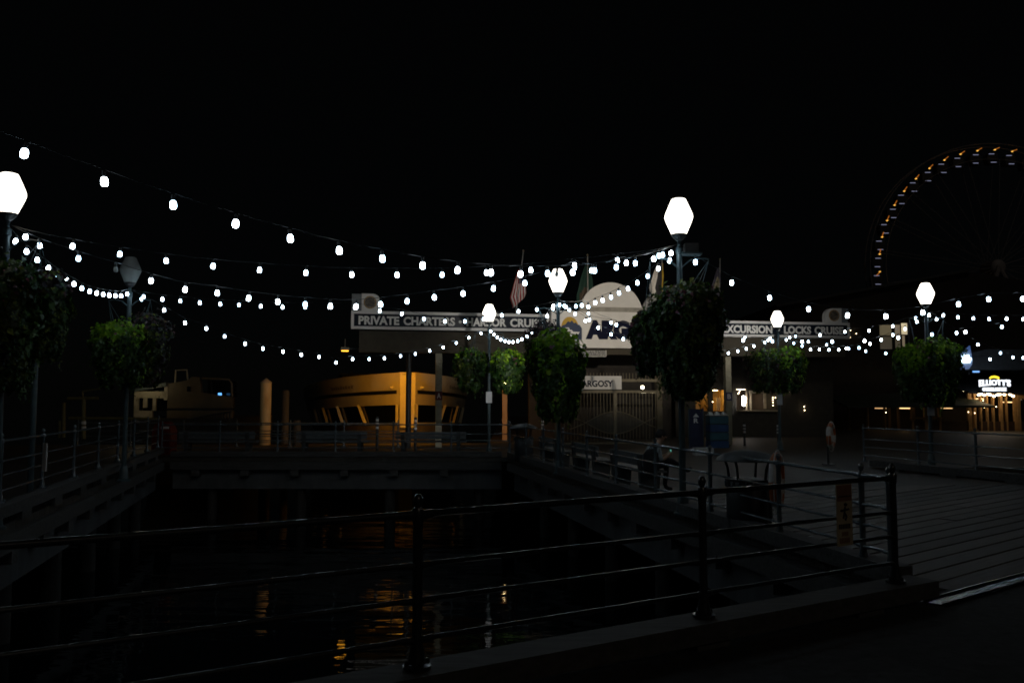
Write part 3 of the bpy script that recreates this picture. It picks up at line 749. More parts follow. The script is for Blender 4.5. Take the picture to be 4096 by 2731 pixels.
ship = [(-0.02, 0.06), (0.72, 0.06), (0.90, 0.34), (0.60, 0.34), (0.52, 0.42), (0.44, 0.42), (0.40, 0.52), (0.12, 0.52), (0.10, 0.42), (0.0, 0.40)]
sh = MB().prism([(u0 + W_ * x, w0 + H_ * z) for x, z in ship], -0.192, -0.183).build('logo_ship', M_white, big)
for zz, a_, b_ in ((0.22, 0.05, 0.66), (0.32, 0.05, 0.5), (0.44, 0.14, 0.38)):
    MB().box(u0 + W_ * a_, u0 + W_ * b_, -0.197, -0.1925, w0 + H_ * zz, w0 + H_ * (zz + 0.035)).build('logo_deck_line', M_navyt, sh)
def halfdisc(px, py, rpx, back):
    cx, cz = fac(px, py, back); r_ = FX(px + rpx, back) - FX(px, back)
    return [(cx + r_ * math.cos(R(180) * k / 36), cz + r_ * math.sin(R(180) * k / 36)) for k in range(37)], cx, cz, r_
poly, cx, cz, r_ = halfdisc(2444, 1262, 127, 0.3)
MB().prism(poly, 0.26, 0.40).build('arch_panel', M_white, big)
MB().box(cx - r_, cx + r_ * 0.99, 0.15, 0.255, gz1 + 0.002, gz1 + 0.22).build('ledge', mat('ledge_shaded', (0.30, 0.29, 0.26), 0.6), big)  # ledge colour greyed to paint in its shadow
poly, cx2, cz2, r2_ = halfdisc(2690, 1275, 125, 1.4)
MB().prism(poly, 1.35, 1.5).build('arch_panel', mat('arch_dimmed', (0.35, 0.35, 0.36), 0.6, var=0.1), big)  # grey stands in for weaker light on the rear arch

# gate with its own board
gate = thing('entrance_gate', 'beige metal bar gate with an eye shaped ornament and ARGOSY board', 'gate', tuple(FO), FA)
gy = 0.64
ga, gb = FX(2256, gy), FX(2645, gy)
gtop = fac(2457, 1566, gy)[1]; gm_x = FX(2457, gy)
zbeam = fac(2500, 1521, gy)[1]
MB().box(ga, gb, gy - 0.05, gy + 0.05, gtop - 0.05, gtop + 0.05).build('top_bar', M_gate, gate)
MB().box(ga, gb, gy - 0.06, gy + 0.06, zbeam - 0.055, zbeam + 0.055).build('lintel', M_gate, gate)
MB().box(ga, gb, gy - 0.03, gy + 0.03, 0.05, 0.11).build('bottom_bar', M_gate, gate)
MB().box(gm_x - 0.06, gm_x + 0.06, gy - 0.055, gy + 0.055, 0.0, gtop - 0.052).build('centre_post', M_gate, gate)
barm = MB().tube([(0, 0, 0.112), (0, 0, gtop - 0.052)], 0.014, 6).mesh('bar', M_gate)
spk = MB().tube([(0, 0, zbeam + 0.056), (0, 0, zbeam + 0.30)], 0.010, 5).mesh('spike', M_gate)
n = 30
for k in range(n + 1):
    x = ga + (gb - ga) * k / n
    if abs(x - gm_x) > 0.08: obj('bar', barm, gate, (x, gy, 0))
    obj('spike', spk, gate, (x, gy, 0))
ez = fac(2457, 1690, gy)[1]; ew = FX(2572, gy) - gm_x; eh = fac(2457, 1645, gy)[1] - ez
def eye(s):
    pts = []
    for k in range(25):
        u = -1.55 + 3.1 * k / 24
        pts.append((gm_x + ew * u, gy - 0.03, ez + s * eh * math.cos(u * math.pi / 2) * (1 if abs(u) <= 1 else 0.75)))
    return pts
MB().tube(eye(1), 0.02, 6).build('eye_curve', M_gate, gate, True)
MB().tube(eye(-1), 0.02, 6).build('eye_curve', M_gate, gate, True)
eyep = [(gm_x + ew * math.cos(2 * math.pi * k / 40) * 0.97, ez + eh * 0.97 * math.cos(math.cos(2 * math.pi * k / 40) * math.pi / 2) * (1 if k < 20 else -1)) for k in range(40)]
MB().prism(eyep, gy - 0.012, gy + 0.012).build('eye_panel', mat('gate_panel', (0.09, 0.08, 0.06), 0.6), gate)
b0, bz1 = fac(2300, 1503, gy); b1_ = FX(2482, gy); bz0 = fac(2400, 1557, gy)[1]
MB().box(b0, b1_, gy - 0.10, gy - 0.07, bz0, bz1).build('board', M_white, gate)
text_mb('ARGOSY', FX(2322, gy), FX(2448, gy), bz0 + 0.10, bz0 + 0.10 + 0.26, gy - 0.112, gy - 0.102, 0.03).build('lettering', M_navyt, gate)

# flags on the roof
def flag(label, rows, colf, mats, pole, back, nu=24, nv=13):
    r = thing('flag', label, 'flag', tuple(FO), FA, 'flags on the terminal roof')
    mb = MB(); V = []
    for i in range(nu + 1):
        u = i / nu * (len(rows) - 1); k = min(int(u), len(rows) - 2); f = u - k
        xl_, yl_, xr_, yr_ = [a + (b - a) * f for a, b in zip(rows[k], rows[k + 1])]
        for j in range(nv + 1):
            v = j / nv
            s_, z_ = fac(xl_ + (xr_ - xl_) * v, yl_ + (yr_ - yl_) * v, back)
            V.append((s_, back + 0.10 * math.sin(v * 11 + i * 0.10) * (0.3 + i / nu) + 0.04 * math.sin(i * 0.5), z_))
    Fs = []; Mi = []
    for i in range(nu):
        for j in range(nv):
            a = i * (nv + 1) + j
            Fs.append((a, a + 1, a + nv + 2, a + nv + 1)); Mi.append(colf(i / nu, j / nv))
    mb.v = V; mb.f = Fs; mb.mi = Mi
    me = bpy.data.meshes.new('cloth'); me.from_pydata(V, [], Fs)
    for m in mats: me.materials.append(m)
    me.polygons.foreach_set('material_index', Mi); me.polygons.foreach_set('use_smooth', [True] * len(Fs)); me.update()
    co = obj('cloth', me, r)
    so = co.modifiers.new('thickness', 'SOLIDIFY'); so.thickness = 0.006
    p0 = fac(pole[0], pole[1], back); p1 = fac(pole[2], pole[3], back)
    MB().tube([(p0[0], back, p0[1]), (p1[0], back, p1[1])], [0.022, 0.03], 8).build('pole', mat('flag_pole', (0.25, 0.24, 0.23), 0.5), r, True)
    MB().lathe([(0.005, 0), (0.04, 0.02), (0.04, 0.06), (0.005, 0.08)], 8, (p0[0], back, p0[1])).build('finial', M_gate, r, True)
def cl(n, c): return mat(n, c, 0.8, var=0.15, scale=5)
flag('red and white striped flag hanging from a roof pole left of the arch', [(2074, 1078, 2090, 1080), (2054, 1140, 2100, 1130), (2042, 1190, 2106, 1172), (2052, 1232, 2098, 1190)],
     lambda u, v: 2 if (u < 0.30 and v > 0.35) else (0 if int(v * 13) % 2 == 0 else 1), [cl('flag_red', (0.42, 0.04, 0.03)), cl('flag_white', (0.8, 0.77, 0.72)), cl('flag_blue', (0.02, 0.025, 0.07))], (2093, 1007, 2062, 1262), 1.0)
flag('dark green flag with a round seal left of the arch', [(2340, 1062, 2358, 1064), (2322, 1120, 2370, 1118), (2308, 1180, 2374, 1185), (2312, 1225, 2377, 1240), (2332, 1262, 2372, 1256)],
     lambda u, v: 1 if ((u - 0.52) / 0.17) ** 2 + ((v - 0.42) / 0.30) ** 2 < 1 else 0, [cl('flag_green', (0.008, 0.04, 0.028)), cl('flag_seal', (0.07, 0.05, 0.035))], (2350, 1024, 2352, 1262), 1.0)
flag('white and dark flag with a yellow edge right of the arch', [(2632, 1052, 2652, 1054), (2612, 1100, 2652, 1096), (2600, 1150, 2653, 1150), (2612, 1190, 2650, 1186)],
     lambda u, v: 2 if v > 0.78 else (1 if 0.35 < v < 0.78 else 0), [cl('flag_white', (0.6, 0.57, 0.52)), cl('flag_dark', (0.03, 0.03, 0.035)), cl('flag_yellow', (0.45, 0.28, 0.02))], (2648, 1040, 2650, 1285), 1.2)
flag('narrow dull flag with a pale crest above the right board', [(2872, 1070, 2880, 1070), (2858, 1110, 2878, 1108), (2846, 1160, 2878, 1160), (2848, 1200, 2876, 1200)],
     lambda u, v: 1 if ((u - 0.5) / 0.2) ** 2 + ((v - 0.5) / 0.35) ** 2 < 1 else 0, [cl('flag_slate', (0.12, 0.11, 0.15)), cl('flag_crest', (0.28, 0.24, 0.16))], (2880, 1040, 2876, 1290), 1.0)

# flood light on the tall lamp aimed at the big sign (its housing is on the bracket)
tgt = FO + FE * ((gx0 + gx1) / 2 + 0.6) + Vector((0, 0, 5.0))
rl = LROOT[5].location
flood(LROOT[5], (0.21, 0.17, z5 - 0.18), tgt - Vector(rl), 6000, (1.0, 0.87, 0.70), 25, 0.9)

def added_flood_head(k, target, power, size):  # unseen floods added on two posts to brighten the side boards
    zz = LP[k].z
    MB().box(-0.02, 0.02, -0.01, 0.12, zz - 0.40, zz - 0.37).build('flood_bracket', M_post, LROOT[k])
    MB().box(-0.09, 0.09, 0.05, 0.17, zz - 0.365, zz - 0.25).build('flood_housing', M_dark, LROOT[k])
    flood(LROOT[k], (0, 0.18, zz - 0.30), Vector(target) - Vector(LROOT[k].location), power, (1.0, 0.95, 0.88), size, 0.8)
added_flood_head(4, FO + FE * 3.4 + Vector((0, 0, 4.9)), 1250, 62)
added_flood_head(6, FO + FE * 16.0 + Vector((0, 0, 5.0)), 200, 110)
# ================================================================== SODIUM LAMPS of the terminal
SOD = (1.0, 0.40, 0.022)
M_sod = emi('sodium_lens', SOD, 6.0)
def sodium(px, py, back, label, target, power, size=110):
    s_, z_ = fac(px, py, back)
    if px > 1430: z_ = zbot + 0.12
    r = thing('eave_lamp', label, 'lamp', tuple(FO + FE * s_ + FN * back + Vector((0, 0, z_))), FA, 'orange lamps under the terminal eave')
    MB().box(-0.16, 0.16, -0.10, 0.12, 0.0, 0.13).build('housing', M_gate, r)
    MB().box(-0.13, 0.13, -0.07, 0.09, -0.02, -0.002).build('lens', M_sod, r)
    MB().tube([(0, -0.05, 0.13), (0, -0.05, 0.45)], 0.02, 6).build('bracket', M_gate, r)
    if px < 1430: MB().box(0.16, 0.9, -0.03, 0.03, 0.04, 0.10).build('arm', M_dark, r)
    inv = r.matrix_basis.inverted()
    loc = Vector((0, 0.02, -0.05)); tg = inv @ Vector(target)
    flood(r, loc, tg, power, SOD, size, 0.6, rad=0.12)
sodium(1500, 1345, 1.25, 'orange lamp under the left board above the ferry bow', (-5.6, 38.0, 2.0), 430, 110)
sodium(1700, 1345, 1.25, 'orange lamp under the left board beside the lettered column', (-4.2, 38.0, 1.8), 560, 120)
sodium(1380, 1402, 1.0, 'orange lamp beyond the left end of the terminal fascia', (-13.0, 37.0, 1.4), 110, 120)

# ================================================================== FERRY WITH THE YELLOW LIT BOW
def ferry():
    bx = Vector((-4.60, 36.4, 0)); aang = R(12)              # stern lies back and left
    r = thing('ferry', 'ferry with an orange lit blunt bow and dark stripe', 'boat', tuple(bx), aang)
    # local: +y from bow to stern, x to the side
    ds = [0, 0.25, 1.0, 2.2, 4, 6.5, 9.5, 13, 17, 22]
    def hb(d, z):
        k = 0.30 + 4.3 * (1 - math.exp(-d / 5.8)) + 0.018 * d
        fl = 1.0 + 0.055 * (z - 1.5)                        # flare
        return max(0.27, 0.30 + (k - 0.30) * fl * (1.0 if z > 0.6 else 0.72 + 0.28 * (z + 1.8) / 2.4))
    def rake(d, z): return d - 0.10 * (z - 1.5) + (0.0 if z > 0.6 else 0.10 * (0.6 - z))
    def sheer(d): return -0.030 * d
    def shell(name, zs, m, off=0.0, d0=0, d1=22, thick=None, close=True):
        dl = [x for x in ds if d0 <= x <= d1]
        if dl[0] > d0: dl = [d0] + dl
        objs = []
        mb = MB(); ring = []
        for z in zs:
            row = []
            for s, seq in ((-1, list(reversed(dl))), (1, dl)):
                for d in seq:
                    row.append((s * (hb(d, z) + off), rake(d, z), z + sheer(d)))
            ring.append(row)
        nn = len(ring[0]); vs = [q for rw in ring for q in rw]
        fs = [(i * nn + k, i * nn + k + 1, (i + 1) * nn + k + 1, (i + 1) * nn + k) for i in range(len(zs) - 1) for k in range(nn - 1)]
        mb.add(vs, fs); return mb.build(name, m, r, True)
    shell('hull', [-0.15, 0.3, 0.78], mat('boat_hull_dimmed', (0.27, 0.22, 0.13), 0.5, var=0.3, scale=1.5))  # boat paint darkened in place of dimmer light below the windows
    shell('hull_bottom', [-2.25, -1.2, -0.4, -0.15], M_boatb)
    shell('window_band', [0.70, 1.2, 1.66], M_glass, -0.10)
    shell('bulwark', [1.60, 2.0, 2.5, 2.97], M_boat)
    shell('bulwark_lining', [2.97, 1.60], mat('lining_dark', (0.05, 0.045, 0.035), 0.7), -0.06)
    # sill and cap
    for z0, z1, off, nm in ((0.76, 0.82, 0.03, 'sill_rail'), (2.95, 3.01, 0.04, 'cap_rail')):
        shell(nm, [z0, z1], M_boat, off)
    # stem face: blunt plate between the windows
    MB().add([(-0.32, -0.03, 0.6), (0.32, -0.03, 0.6), (0.34, -0.14, 2.9), (-0.34, -0.14, 2.9), (-0.34, 0.4, 0.6), (0.34, 0.4, 0.6), (0.36, 0.4, 2.9), (-0.36, 0.4, 2.9)],
             [(0, 1, 2, 3), (1, 5, 6, 2), (5, 4, 7, 6), (4, 0, 3, 7), (3, 2, 6, 7), (0, 4, 5, 1)]).build('stem_plate', M_boat, r)
    # dark stripe each side
    for s in (-1, 1):
        dl = [0.18, 0.6, 1.2, 2.2, 4, 6.5, 9.5, 13, 17, 22]; vs = []
        for d in dl:
            for z in (2.085, 2.245):
                vs.append((s * (hb(d, z) + 0.012), rake(d, z), z + sheer(d) * 0.9))
        MB().add(vs, [(2 * i, 2 * i + 2, 2 * i + 3, 2 * i + 1) for i in range(len(dl) - 1)]).build('stripe', M_boatb, r, True)
        # mullions between the windows, leaning aft
        for d, w_ in ((0.20, 0.14), (2.4, 0.16), (4.9, 0.16), (7.8, 0.16), (11.2, 0.16), (15.5, 0.16)):
            lean = 0.5 if d > 0.5 else 0.0
            a = Vector((s * (hb(d + lean, 1.62) - 0.02), rake(d + lean, 1.62), 1.62 + sheer(d)))
            b = Vector((s * (hb(d, 0.78) - 0.02), rake(d, 0.78), 0.78 + sheer(d)))
            MB().tube([b, a], w_ / 2, 6).build('mullion', M_boat, r)
        # hawse hole with a pale lip
        q = Vector((s * (hb(0.42, 2.38) + 0.02), rake(0.42, 2.38), 2.36))
        hw = MB().lathe([(0.085, -0.02), (0.105, 0.0), (0.085, 0.02)], 12).build('hawse_lip', M_boat, r, True)
        hw.matrix_local = Matrix.Translation(q) @ Matrix.Rotation(R(-35) * s, 4, 'Z') @ Matrix.Rotation(R(90), 4, 'X') @ Matrix.Diagonal((1.3, 0.6, 1, 1))
        hh = MB().lathe([(0.08, -0.03), (0.08, 0.03)], 12).build('hawse_hole', M_boatb, r)
        hh.matrix_local = hw.matrix_local
        # worn dark lettering high on the bow
        x = 3.0
        rr = random.Random(3)
        mb = MB()
        for k in range(9):
            d = 3.2 + k * 0.30
            for dd in ((0, 0.07), (0.12, 0.19)):
                q0 = [(s * (hb(d + e, z) + 0.008), rake(d + e, z), z + sheer(d)) for e in dd for z in (2.44, 2.60 - 0.03 * (k % 2))]
                mb.add(q0, [(0, 2, 3, 1)])
        mb.build('hull_lettering', mat('worn_letter', (0.14, 0.11, 0.07), 0.6), r)
    # foredeck and cabin
    row = [(-(hb(d, 2.2) - 0.05), rake(d, 2.2)) for d in reversed(ds)] + [(hb(d, 2.2) - 0.05, rake(d, 2.2)) for d in ds]
    n = len(row); MB().add([(x, y, 2.15) for x, y in row], [tuple(range(n))]).build('foredeck', M_roof, r)
    M_cab = mat('cabin_paint', (0.008, 0.008, 0.008), 0.8)
    MB().box(-2.7, 2.7, 14.0, 20, 2.16, 3.3).build('cabin', M_cab, r)
    MB().box(-2.9, 2.9, 13.6, 20.3, 3.302, 3.38).build('cabin_roof', M_cab, r)
    for k in range(5):
        MB().box(-2.5 + k * 1.02, -1.7 + k * 1.02, 13.955, 13.995, 2.7, 3.15).build('cabin_window', M_boatb, r)
    for s in (-1, 1):
        MB().tube([(s * 2.2, 12.0, 2.16), (s * 2.2, 12.0, 3.5)], 0.045, 8).build('stanchion', M_cab, r)
    return r
ferry()

# ================================================================== SECOND BOAT, left
def workboat():
    c = atY(720, 1700, 36.0)
    r = thing('tour_boat', 'pale tour boat with an arched window frame and blue screen inside', 'boat', (c.x, c.y, 0), R(4))
    def X(px): return (px - 720) / F * 36.0
    def Zp(py): return atY(720, py, 36.0).z
    M_tb = mat('tour_boat_paint', (0.07, 0.055, 0.032), 0.55, var=0.35, scale=1.5)
    M_bh = mat('hull_dark', (0.02, 0.02, 0.022), 0.4)
    hull = [(X(560), Zp(1670)), (X(945), Zp(1672)), (X(935), -2.3), (X(610), -2.3)]
    MB().prism(hull, 0.0, 7.0).build('hull', M_bh, r)
    M_pale = mat('weathered_white', (0.26, 0.24, 0.18), 0.6, var=0.45, scale=2.2)
    MB().box(X(668), X(925), -0.02, 0.25, Zp(1672), Zp(1641)).build('hull_strip', M_tb, r)
    # pale wheelhouse front with openings, left
    z0, z1 = Zp(1672), Zp(1560)
    for (a, b, c0, d0) in ((540, 556, 1555, 1672), (556, 612, 1642, 1672), (556, 664, 1565, 1592), (575, 590, 1592, 1630), (612, 624, 1592, 1642), (655, 668, 1532, 1600)):
        MB().box(X(a), X(b), -0.02, 0.12, Zp(d0), Zp(c0)).build('wheelhouse_wall', M_pale, r)
    MB().box(X(556), X(664), 0.3, 1.6, Zp(1642), Zp(1592)).build('wheelhouse_glass', M_glass, r)
    MB().add([(X(540), -0.1, Zp(1556)), (X(664), -0.1, Zp(1530)), (X(664), 2, Zp(1530)), (X(540), 2, Zp(1556)), (X(540), -0.1, Zp(1566)), (X(664), -0.1, Zp(1545)), (X(664), 2, Zp(1545)), (X(540), 2, Zp(1566))],
             [(0, 1, 2, 3), (4, 7, 6, 5), (0, 4, 5, 1), (3, 2, 6, 7), (0, 3, 7, 4), (1, 5, 6, 2)]).build('wheelhouse_roof', mat('blue_roof', (0.03, 0.05, 0.055), 0.6), r)
    # cabin side
    MB().prism([(X(668), Zp(1632)), (X(925), Zp(1632)), (X(925), Zp(1588)), (X(800), Zp(1570)), (X(790), Zp(1508)), (X(760), Zp(1506)), (X(745), Zp(1520)), (X(668), Zp(1535))], 0.0, 0.3).build('cabin_side', M_tb, r)
    MB().tube([(X(796), 0.1, Zp(1512)), (X(905), 0.1, Zp(1517)), (X(915), 0.1, Zp(1530)), (X(919), 0.1, Zp(1590))], 0.05, 8).build('window_arch', M_tb, r, True)
    MB().prism([(X(800), Zp(1572)), (X(917), Zp(1588)), (X(913), Zp(1522)), (X(800), Zp(1516))], 0.9, 1.0).build('cabin_window', M_glass, r)
    MB().box(X(744), X(758), -0.03, -0.002, Zp(1565), Zp(1545)).build('porthole', M_glass, r)
    MB().box(X(860), X(873), 0.2, 0.25, Zp(1581), Zp(1571)).build('screen', emi('blue_screen', (0.12, 0.45, 1.0), 1.6), r)
    MB().box(X(668), X(925), -0.03, 0.0, Zp(1638), Zp(1633)).build('rubbing_strake', M_boatb, r)
    MB().tube([(X(690), 0.2, Zp(1534)), (X(692), 0.2, Zp(1480)), (X(735), 0.2, Zp(1478)), (X(740), 0.2, Zp(1518))], 0.035, 6).build('upper_frame', M_pale, r)
    # gangway balusters along its side
    for k in range(15):
        x = 770 + k * 11
        MB().tube([(X(x), -0.5, Zp(1728)), (X(x), -0.5, Zp(1672 - (x - 770) * 0.17))], 0.025, 5).build('baluster', M_dark, r)
    MB().tube([(X(765), -0.5, Zp(1674)), (X(930), -0.5, Zp(1645))], 0.035, 6).build('gangway_rail', M_dark, r)
    # point light hung in front of the wheelhouse
    ld = bpy.data.lights.new('wheelhouse_light', 'POINT'); ld.energy = 9; ld.color = (1, 0.80, 0.45); ld.shadow_soft_size = 0.08
    lo = bpy.data.objects.new('wheelhouse_light', ld); COL.objects.link(lo); lo.parent = r; lo.location = (X(600), -0.9, Zp(1535))
    bl = MB().lathe([(0.001, -0.03), (0.03, 0), (0.001, 0.03)], 8, (X(600), -0.9, Zp(1535) + 0.14)).build('lamp_cap', M_dark, r)
    return r
workboat()

# yellow mooring pile with a cone cap
c = atY(1061, 1700, 34.2)
mp_ = thing('mooring_pile', 'orange lit round mooring pile with a conical cap', 'pile', (c.x, c.y, 0))
zt = atY(1061, 1531, 34.2).z
MB().lathe([(0.22, -4.2), (0.22, zt)], 16).build('shaft', mat('pile_yellow', (0.70, 0.52, 0.25), 0.6, var=0.2, stretch=(1, 1, 0.3)), mp_, True)
MB().lathe([(0.235, zt), (0.235, zt + 0.02), (0.12, zt + 0.11), (0.012, zt + 0.19)], 16).build('cap', mat('cap_metal', (0.5, 0.42, 0.3), 0.5), mp_, True)
for px, tp, Yv, lab in ((1140, 1560, 36, 'dim timber pile right of the capped mooring pile'), (1188, 1680, 33.6, 'short timber bollard on the boardwalk right of the capped pile')):
    c = atY(px, 1700, Yv); zt = atY(px, tp, Yv).z
    tag(MB().lathe([(0.17, -4.2 if Yv > 35 else -0.03), (0.16, zt - 0.05), (0.12, zt)], 12).build('timber_pile', M_pile, None, True, (c.x, c.y, 0)), lab, 'pile')

# yellow gangway frame and cabinet at the left
def YP(px, py, Y=29.5): return atY(px, py, Y)
gw = thing('gangway_frame', 'yellow pipe frame of a gangway with a banded post on the left pier', 'gangway', tuple(YP(335, 1730)), 0)
o = gw.location
M_yel = mat('yellow_pipe', (0.17, 0.145, 0.05), 0.5, var=0.3)
for a, b, rr in (((335, 1596), (335, 1755), 0.07), ((256, 1610), (254, 1750), 0.06), ((270, 1594), (392, 1593), 0.06), ((276, 1672), (640, 1675), 0.05), ((330, 1565), (400, 1555), 0.03), ((330, 1565), (333, 1593), 0.025), ((240, 1682), (238, 1750), 0.04)):
    MB().tube([YP(*a) - o, YP(*b) - o], rr, 8).build('pipe', M_yel, gw, True)
for y0, y1 in ((1684, 1697), (1704, 1718)):
    MB().tube([YP(335, y0) - o, YP(335, y1) - o], 0.078, 10).build('white_band', M_white, gw)
c = YP(658, 1755, 28.4); cab = thing('hose_cabinet', 'dark red arch topped cabinet with a grey label behind the left rail', 'cabinet', (c.x, c.y, -0.03), R(-8))
arch = [(-0.34, 0), (0.34, 0), (0.34, 0.75)] + [(0.34 * math.cos(R(180) * k / 12), 0.75 + 0.36 * math.sin(R(180) * k / 12)) for k in range(1, 12)] + [(-0.34, 0.75)]
MB().prism(arch, -0.2, 0.2).build('body', mat('maroon_paint', (0.16, 0.018, 0.014), 0.5), cab)
MB().box(-0.02, 0.28, -0.212, -0.202, 0.86, 0.94).build('label_plate', M_white, cab)
MB().prism([(x * 0.86, 0.06 + z * 0.72) for x, z in arch], -0.209, -0.2005).build('door', mat('maroon_door', (0.11, 0.015, 0.012), 0.5), cab)

# plain post left
c = atY(131, 1700, 15.2)
tag(MB().lathe([(0.10, -0.03), (0.10, 0.0), (0.055, 0.04), (0.05, 2.9), (0.04, 3.0)], 12).build('utility_post', M_post, None, True, (c.x, c.y, 0)), 'plain grey post below the left edge basket', 'post')

# bollard poles with pale bands
for px, y0, Yv, lab in ((1509, 1665, 29.0, 'slim banded bollard before the ferry, the left of two'), (1662, 1668, 29.0, 'slim banded bollard before the ferry, the right of two'), (2977, 1688, 33.5, 'slim banded bollard right of the column lettered B'), (3112, 1690, 33.0, 'slim banded bollard below the locks cruise lamp'),
                        (2170, 1672, 33.0, 'slim banded bollard left of the gate')):
    c = atY(px, 1700, Yv); zt = atY(px, y0, Yv).z
    r = thing('bollard', lab, 'bollard', (c.x, c.y, -0.03), 0, 'banded bollards on the boardwalk')
    MB().lathe([(0.06, 0), (0.05, 0.05), (0.05, zt), (0.03, zt + 0.03)], 10).build('shaft', M_dark, r, True)
    for dz in (0.06, 0.19, 0.32):
        MB().lathe([(0.054, zt - dz - 0.08), (0.054, zt - dz)], 10).build('band', M_white, r)

# ================================================================== THINGS ON THE BOARDS
pdv = Vector((-0.215, 1.0)).normalized(); pdn = Vector((pdv.y, -pdv.x))      # along the pier, and away from the rail
PANG = math.atan2(pdn.y, pdn.x)
def bench(cx, cy, L, ang, label, cat_group='slatted benches round the slip'):
    r = thing('bench', label, 'bench', (cx, cy, 0), ang, cat_group)     # local x = facing, y = along
    M_bs = mat('bench_slat', (0.13, 0.145, 0.15), 0.5, var=0.25, scale=4, stretch=(6, 1, 6)); M_bl = mat('bench_concrete', (0.06, 0.065, 0.065), 0.8)
    for y in (-L / 2 + 0.25, L / 2 - 0.25):
        MB().prism([(-0.02, 0), (0.34, 0), (0.38, 0.40), (0.02, 0.40), (0.0, 0.74), (-0.07, 0.74)], y - 0.06, y + 0.06).build('leg', M_bl, r)
    for k in range(4):
        MB().box(0.02 + k * 0.105, 0.115 + k * 0.105, -L / 2, L / 2, 0.405, 0.445).build('seat_slat', M_bs, r)
    for k in range(2):
        MB().box(-0.005, 0.025, -L / 2, L / 2, 0.52 + k * 0.125, 0.63 + k * 0.125).build('back_slat', M_bs, r)
    return r
for yc, lab in ((17.0, 'bench with a seated person on the right pier'), (19.9, 'second bench along the right pier, beyond the seated person'), (23.2, 'bench nearest the inner corner of the right pier')):
    bench(PR(yc) + 0.42, yc, 2.1, PANG, lab)
for pxa, pxb, lab in ((714, 1020, 'left bench of three backed against the far railing'), (1185, 1468, 'middle bench of three backed against the far railing'), (1581, 1864, 'right bench of three backed against the far railing')):
    a = atY(pxa, 1760, 27.45); b = atY(pxb, 1760, 27.45)
    bench((a.x + b.x) / 2, 27.45, b.x - a.x, R(90), lab)

def trash_bin(px, Y, rz, label):
    c = atY(px, 1800, Y)
    r = thing('trash_bin', label, 'trash bin', (c.x, c.y, 0), rz, 'domed trash bins')
    M_bin = mat('bin_green_black', (0.025, 0.03, 0.032), 0.5)
    MB().lathe([(0.27, 0.0), (0.285, 0.02), (0.285, 0.66), (0.27, 0.68)], 22).build('body', M_bin, r, True)
    MB().lathe([(0.30, 0.68), (0.30, 0.705), (0.20, 0.71)], 22).build('rim', M_bin, r, True)
    for k in range(20):
        a = 2 * math.pi * k / 20
        MB().tube([(0.292 * math.cos(a), 0.292 * math.sin(a), 0.60), (0.292 * math.cos(a), 0.292 * math.sin(a), 0.67)], 0.012, 5).build('slot_bar', M_post, r)
    for k in range(4):
        a = 2 * math.pi * (k + 0.35) / 4
        MB().tube([(0.27 * math.cos(a), 0.27 * math.sin(a), 0.70), (0.29 * math.cos(a), 0.29 * math.sin(a), 0.85), (0.34 * math.cos(a), 0.34 * math.sin(a), 0.97)], 0.018, 6).build('dome_strut', M_bin, r, True)
    MB().lathe([(0.40, 0.965), (0.42, 0.955), (0.425, 0.965), (0.39, 1.005), (0.31, 1.05), (0.20, 1.085), (0.09, 1.10), (0.01, 1.104)], 28).build('dome', mat('bin_dome', (0.055, 0.065, 0.07), 0.45), r, True)
    return r
trash_bin(2985, 11.7, 0.3, 'large near trash bin with a domed cover beside the life ring')
trash_bin(2095, 24.9, 0.1, 'far trash bin with a domed cover by the inner corner')

def life_ring(loc, rz, label, post, zc, base=0.0):
    r = thing('life_ring', label, 'life ring', loc, rz, 'orange and white life rings')
    M_lo = mat('ring_orange', (0.42, 0.11, 0.02), 0.55, var=0.2); M_lw = mat('ring_white', (0.6, 0.58, 0.55), 0.55)
    n = 48; m = 10; RR, rr = 0.30, 0.065
    for sgi in range(8):
        vs = []; fs = []
        st = n // 8
        for i in range(st + 1):
            a = 2 * math.pi * (sgi * st + i) / n
            k = 1.0 if sgi % 2 == 0 else 1.04
            for j in range(m):
                b = 2 * math.pi * j / m; q = RR + rr * k * math.cos(b)
                vs.append((0.04 + rr * k * math.sin(b), q * math.cos(a), zc + q * math.sin(a)))
        for i in range(st):
            for j in range(m):
                fs.append((i * m + j, i * m + (j + 1) % m, (i + 1) * m + (j + 1) % m, (i + 1) * m + j))
        MB().add(vs, fs).build('orange_segment' if sgi % 2 == 0 else 'white_band', M_lo if sgi % 2 == 0 else M_lw, r, True)
    pts = []
    for i in range(49):
        a = 2 * math.pi * i / 48
        q = 0.385 + 0.03 * abs(math.sin(2 * a)); pts.append((0.05, q * math.cos(a), zc + q * math.sin(a) - (0.05 if math.sin(a) < 0 else 0)))
    MB().tube(pts, 0.007, 5).build('grab_rope', M_lw, r)
    MB().tube([(0.06, 0.05, zc + 0.24), (0.1, 0.1, zc - 0.1), (0.06, 0.02, zc - 0.45), (0.08, -0.1, zc - 0.2), (0.07, 0.0, zc + 0.2)], 0.008, 5).build('rope_coil', M_lw, r, True)
    if post:
        MB().box(-0.07, -0.03, -0.05, 0.05, base, zc + 0.2).build('stand', M_dark, r)
        MB().box(-0.2, 0.12, -0.12, 0.12, base, base + 0.03).build('stand_foot', M_dark, r)
    return r
c = atY(3095, 1900, 11.0)
life_ring((c.x, c.y, 0), R(-25), 'orange and white life ring on a stand beside the near trash bin', True, 0.75)
c = atY(3318, 1740, 23.2)
life_ring((c.x, c.y, 0.0), R(-33), 'orange and white life ring by the right kerb railing', True, 0.82)

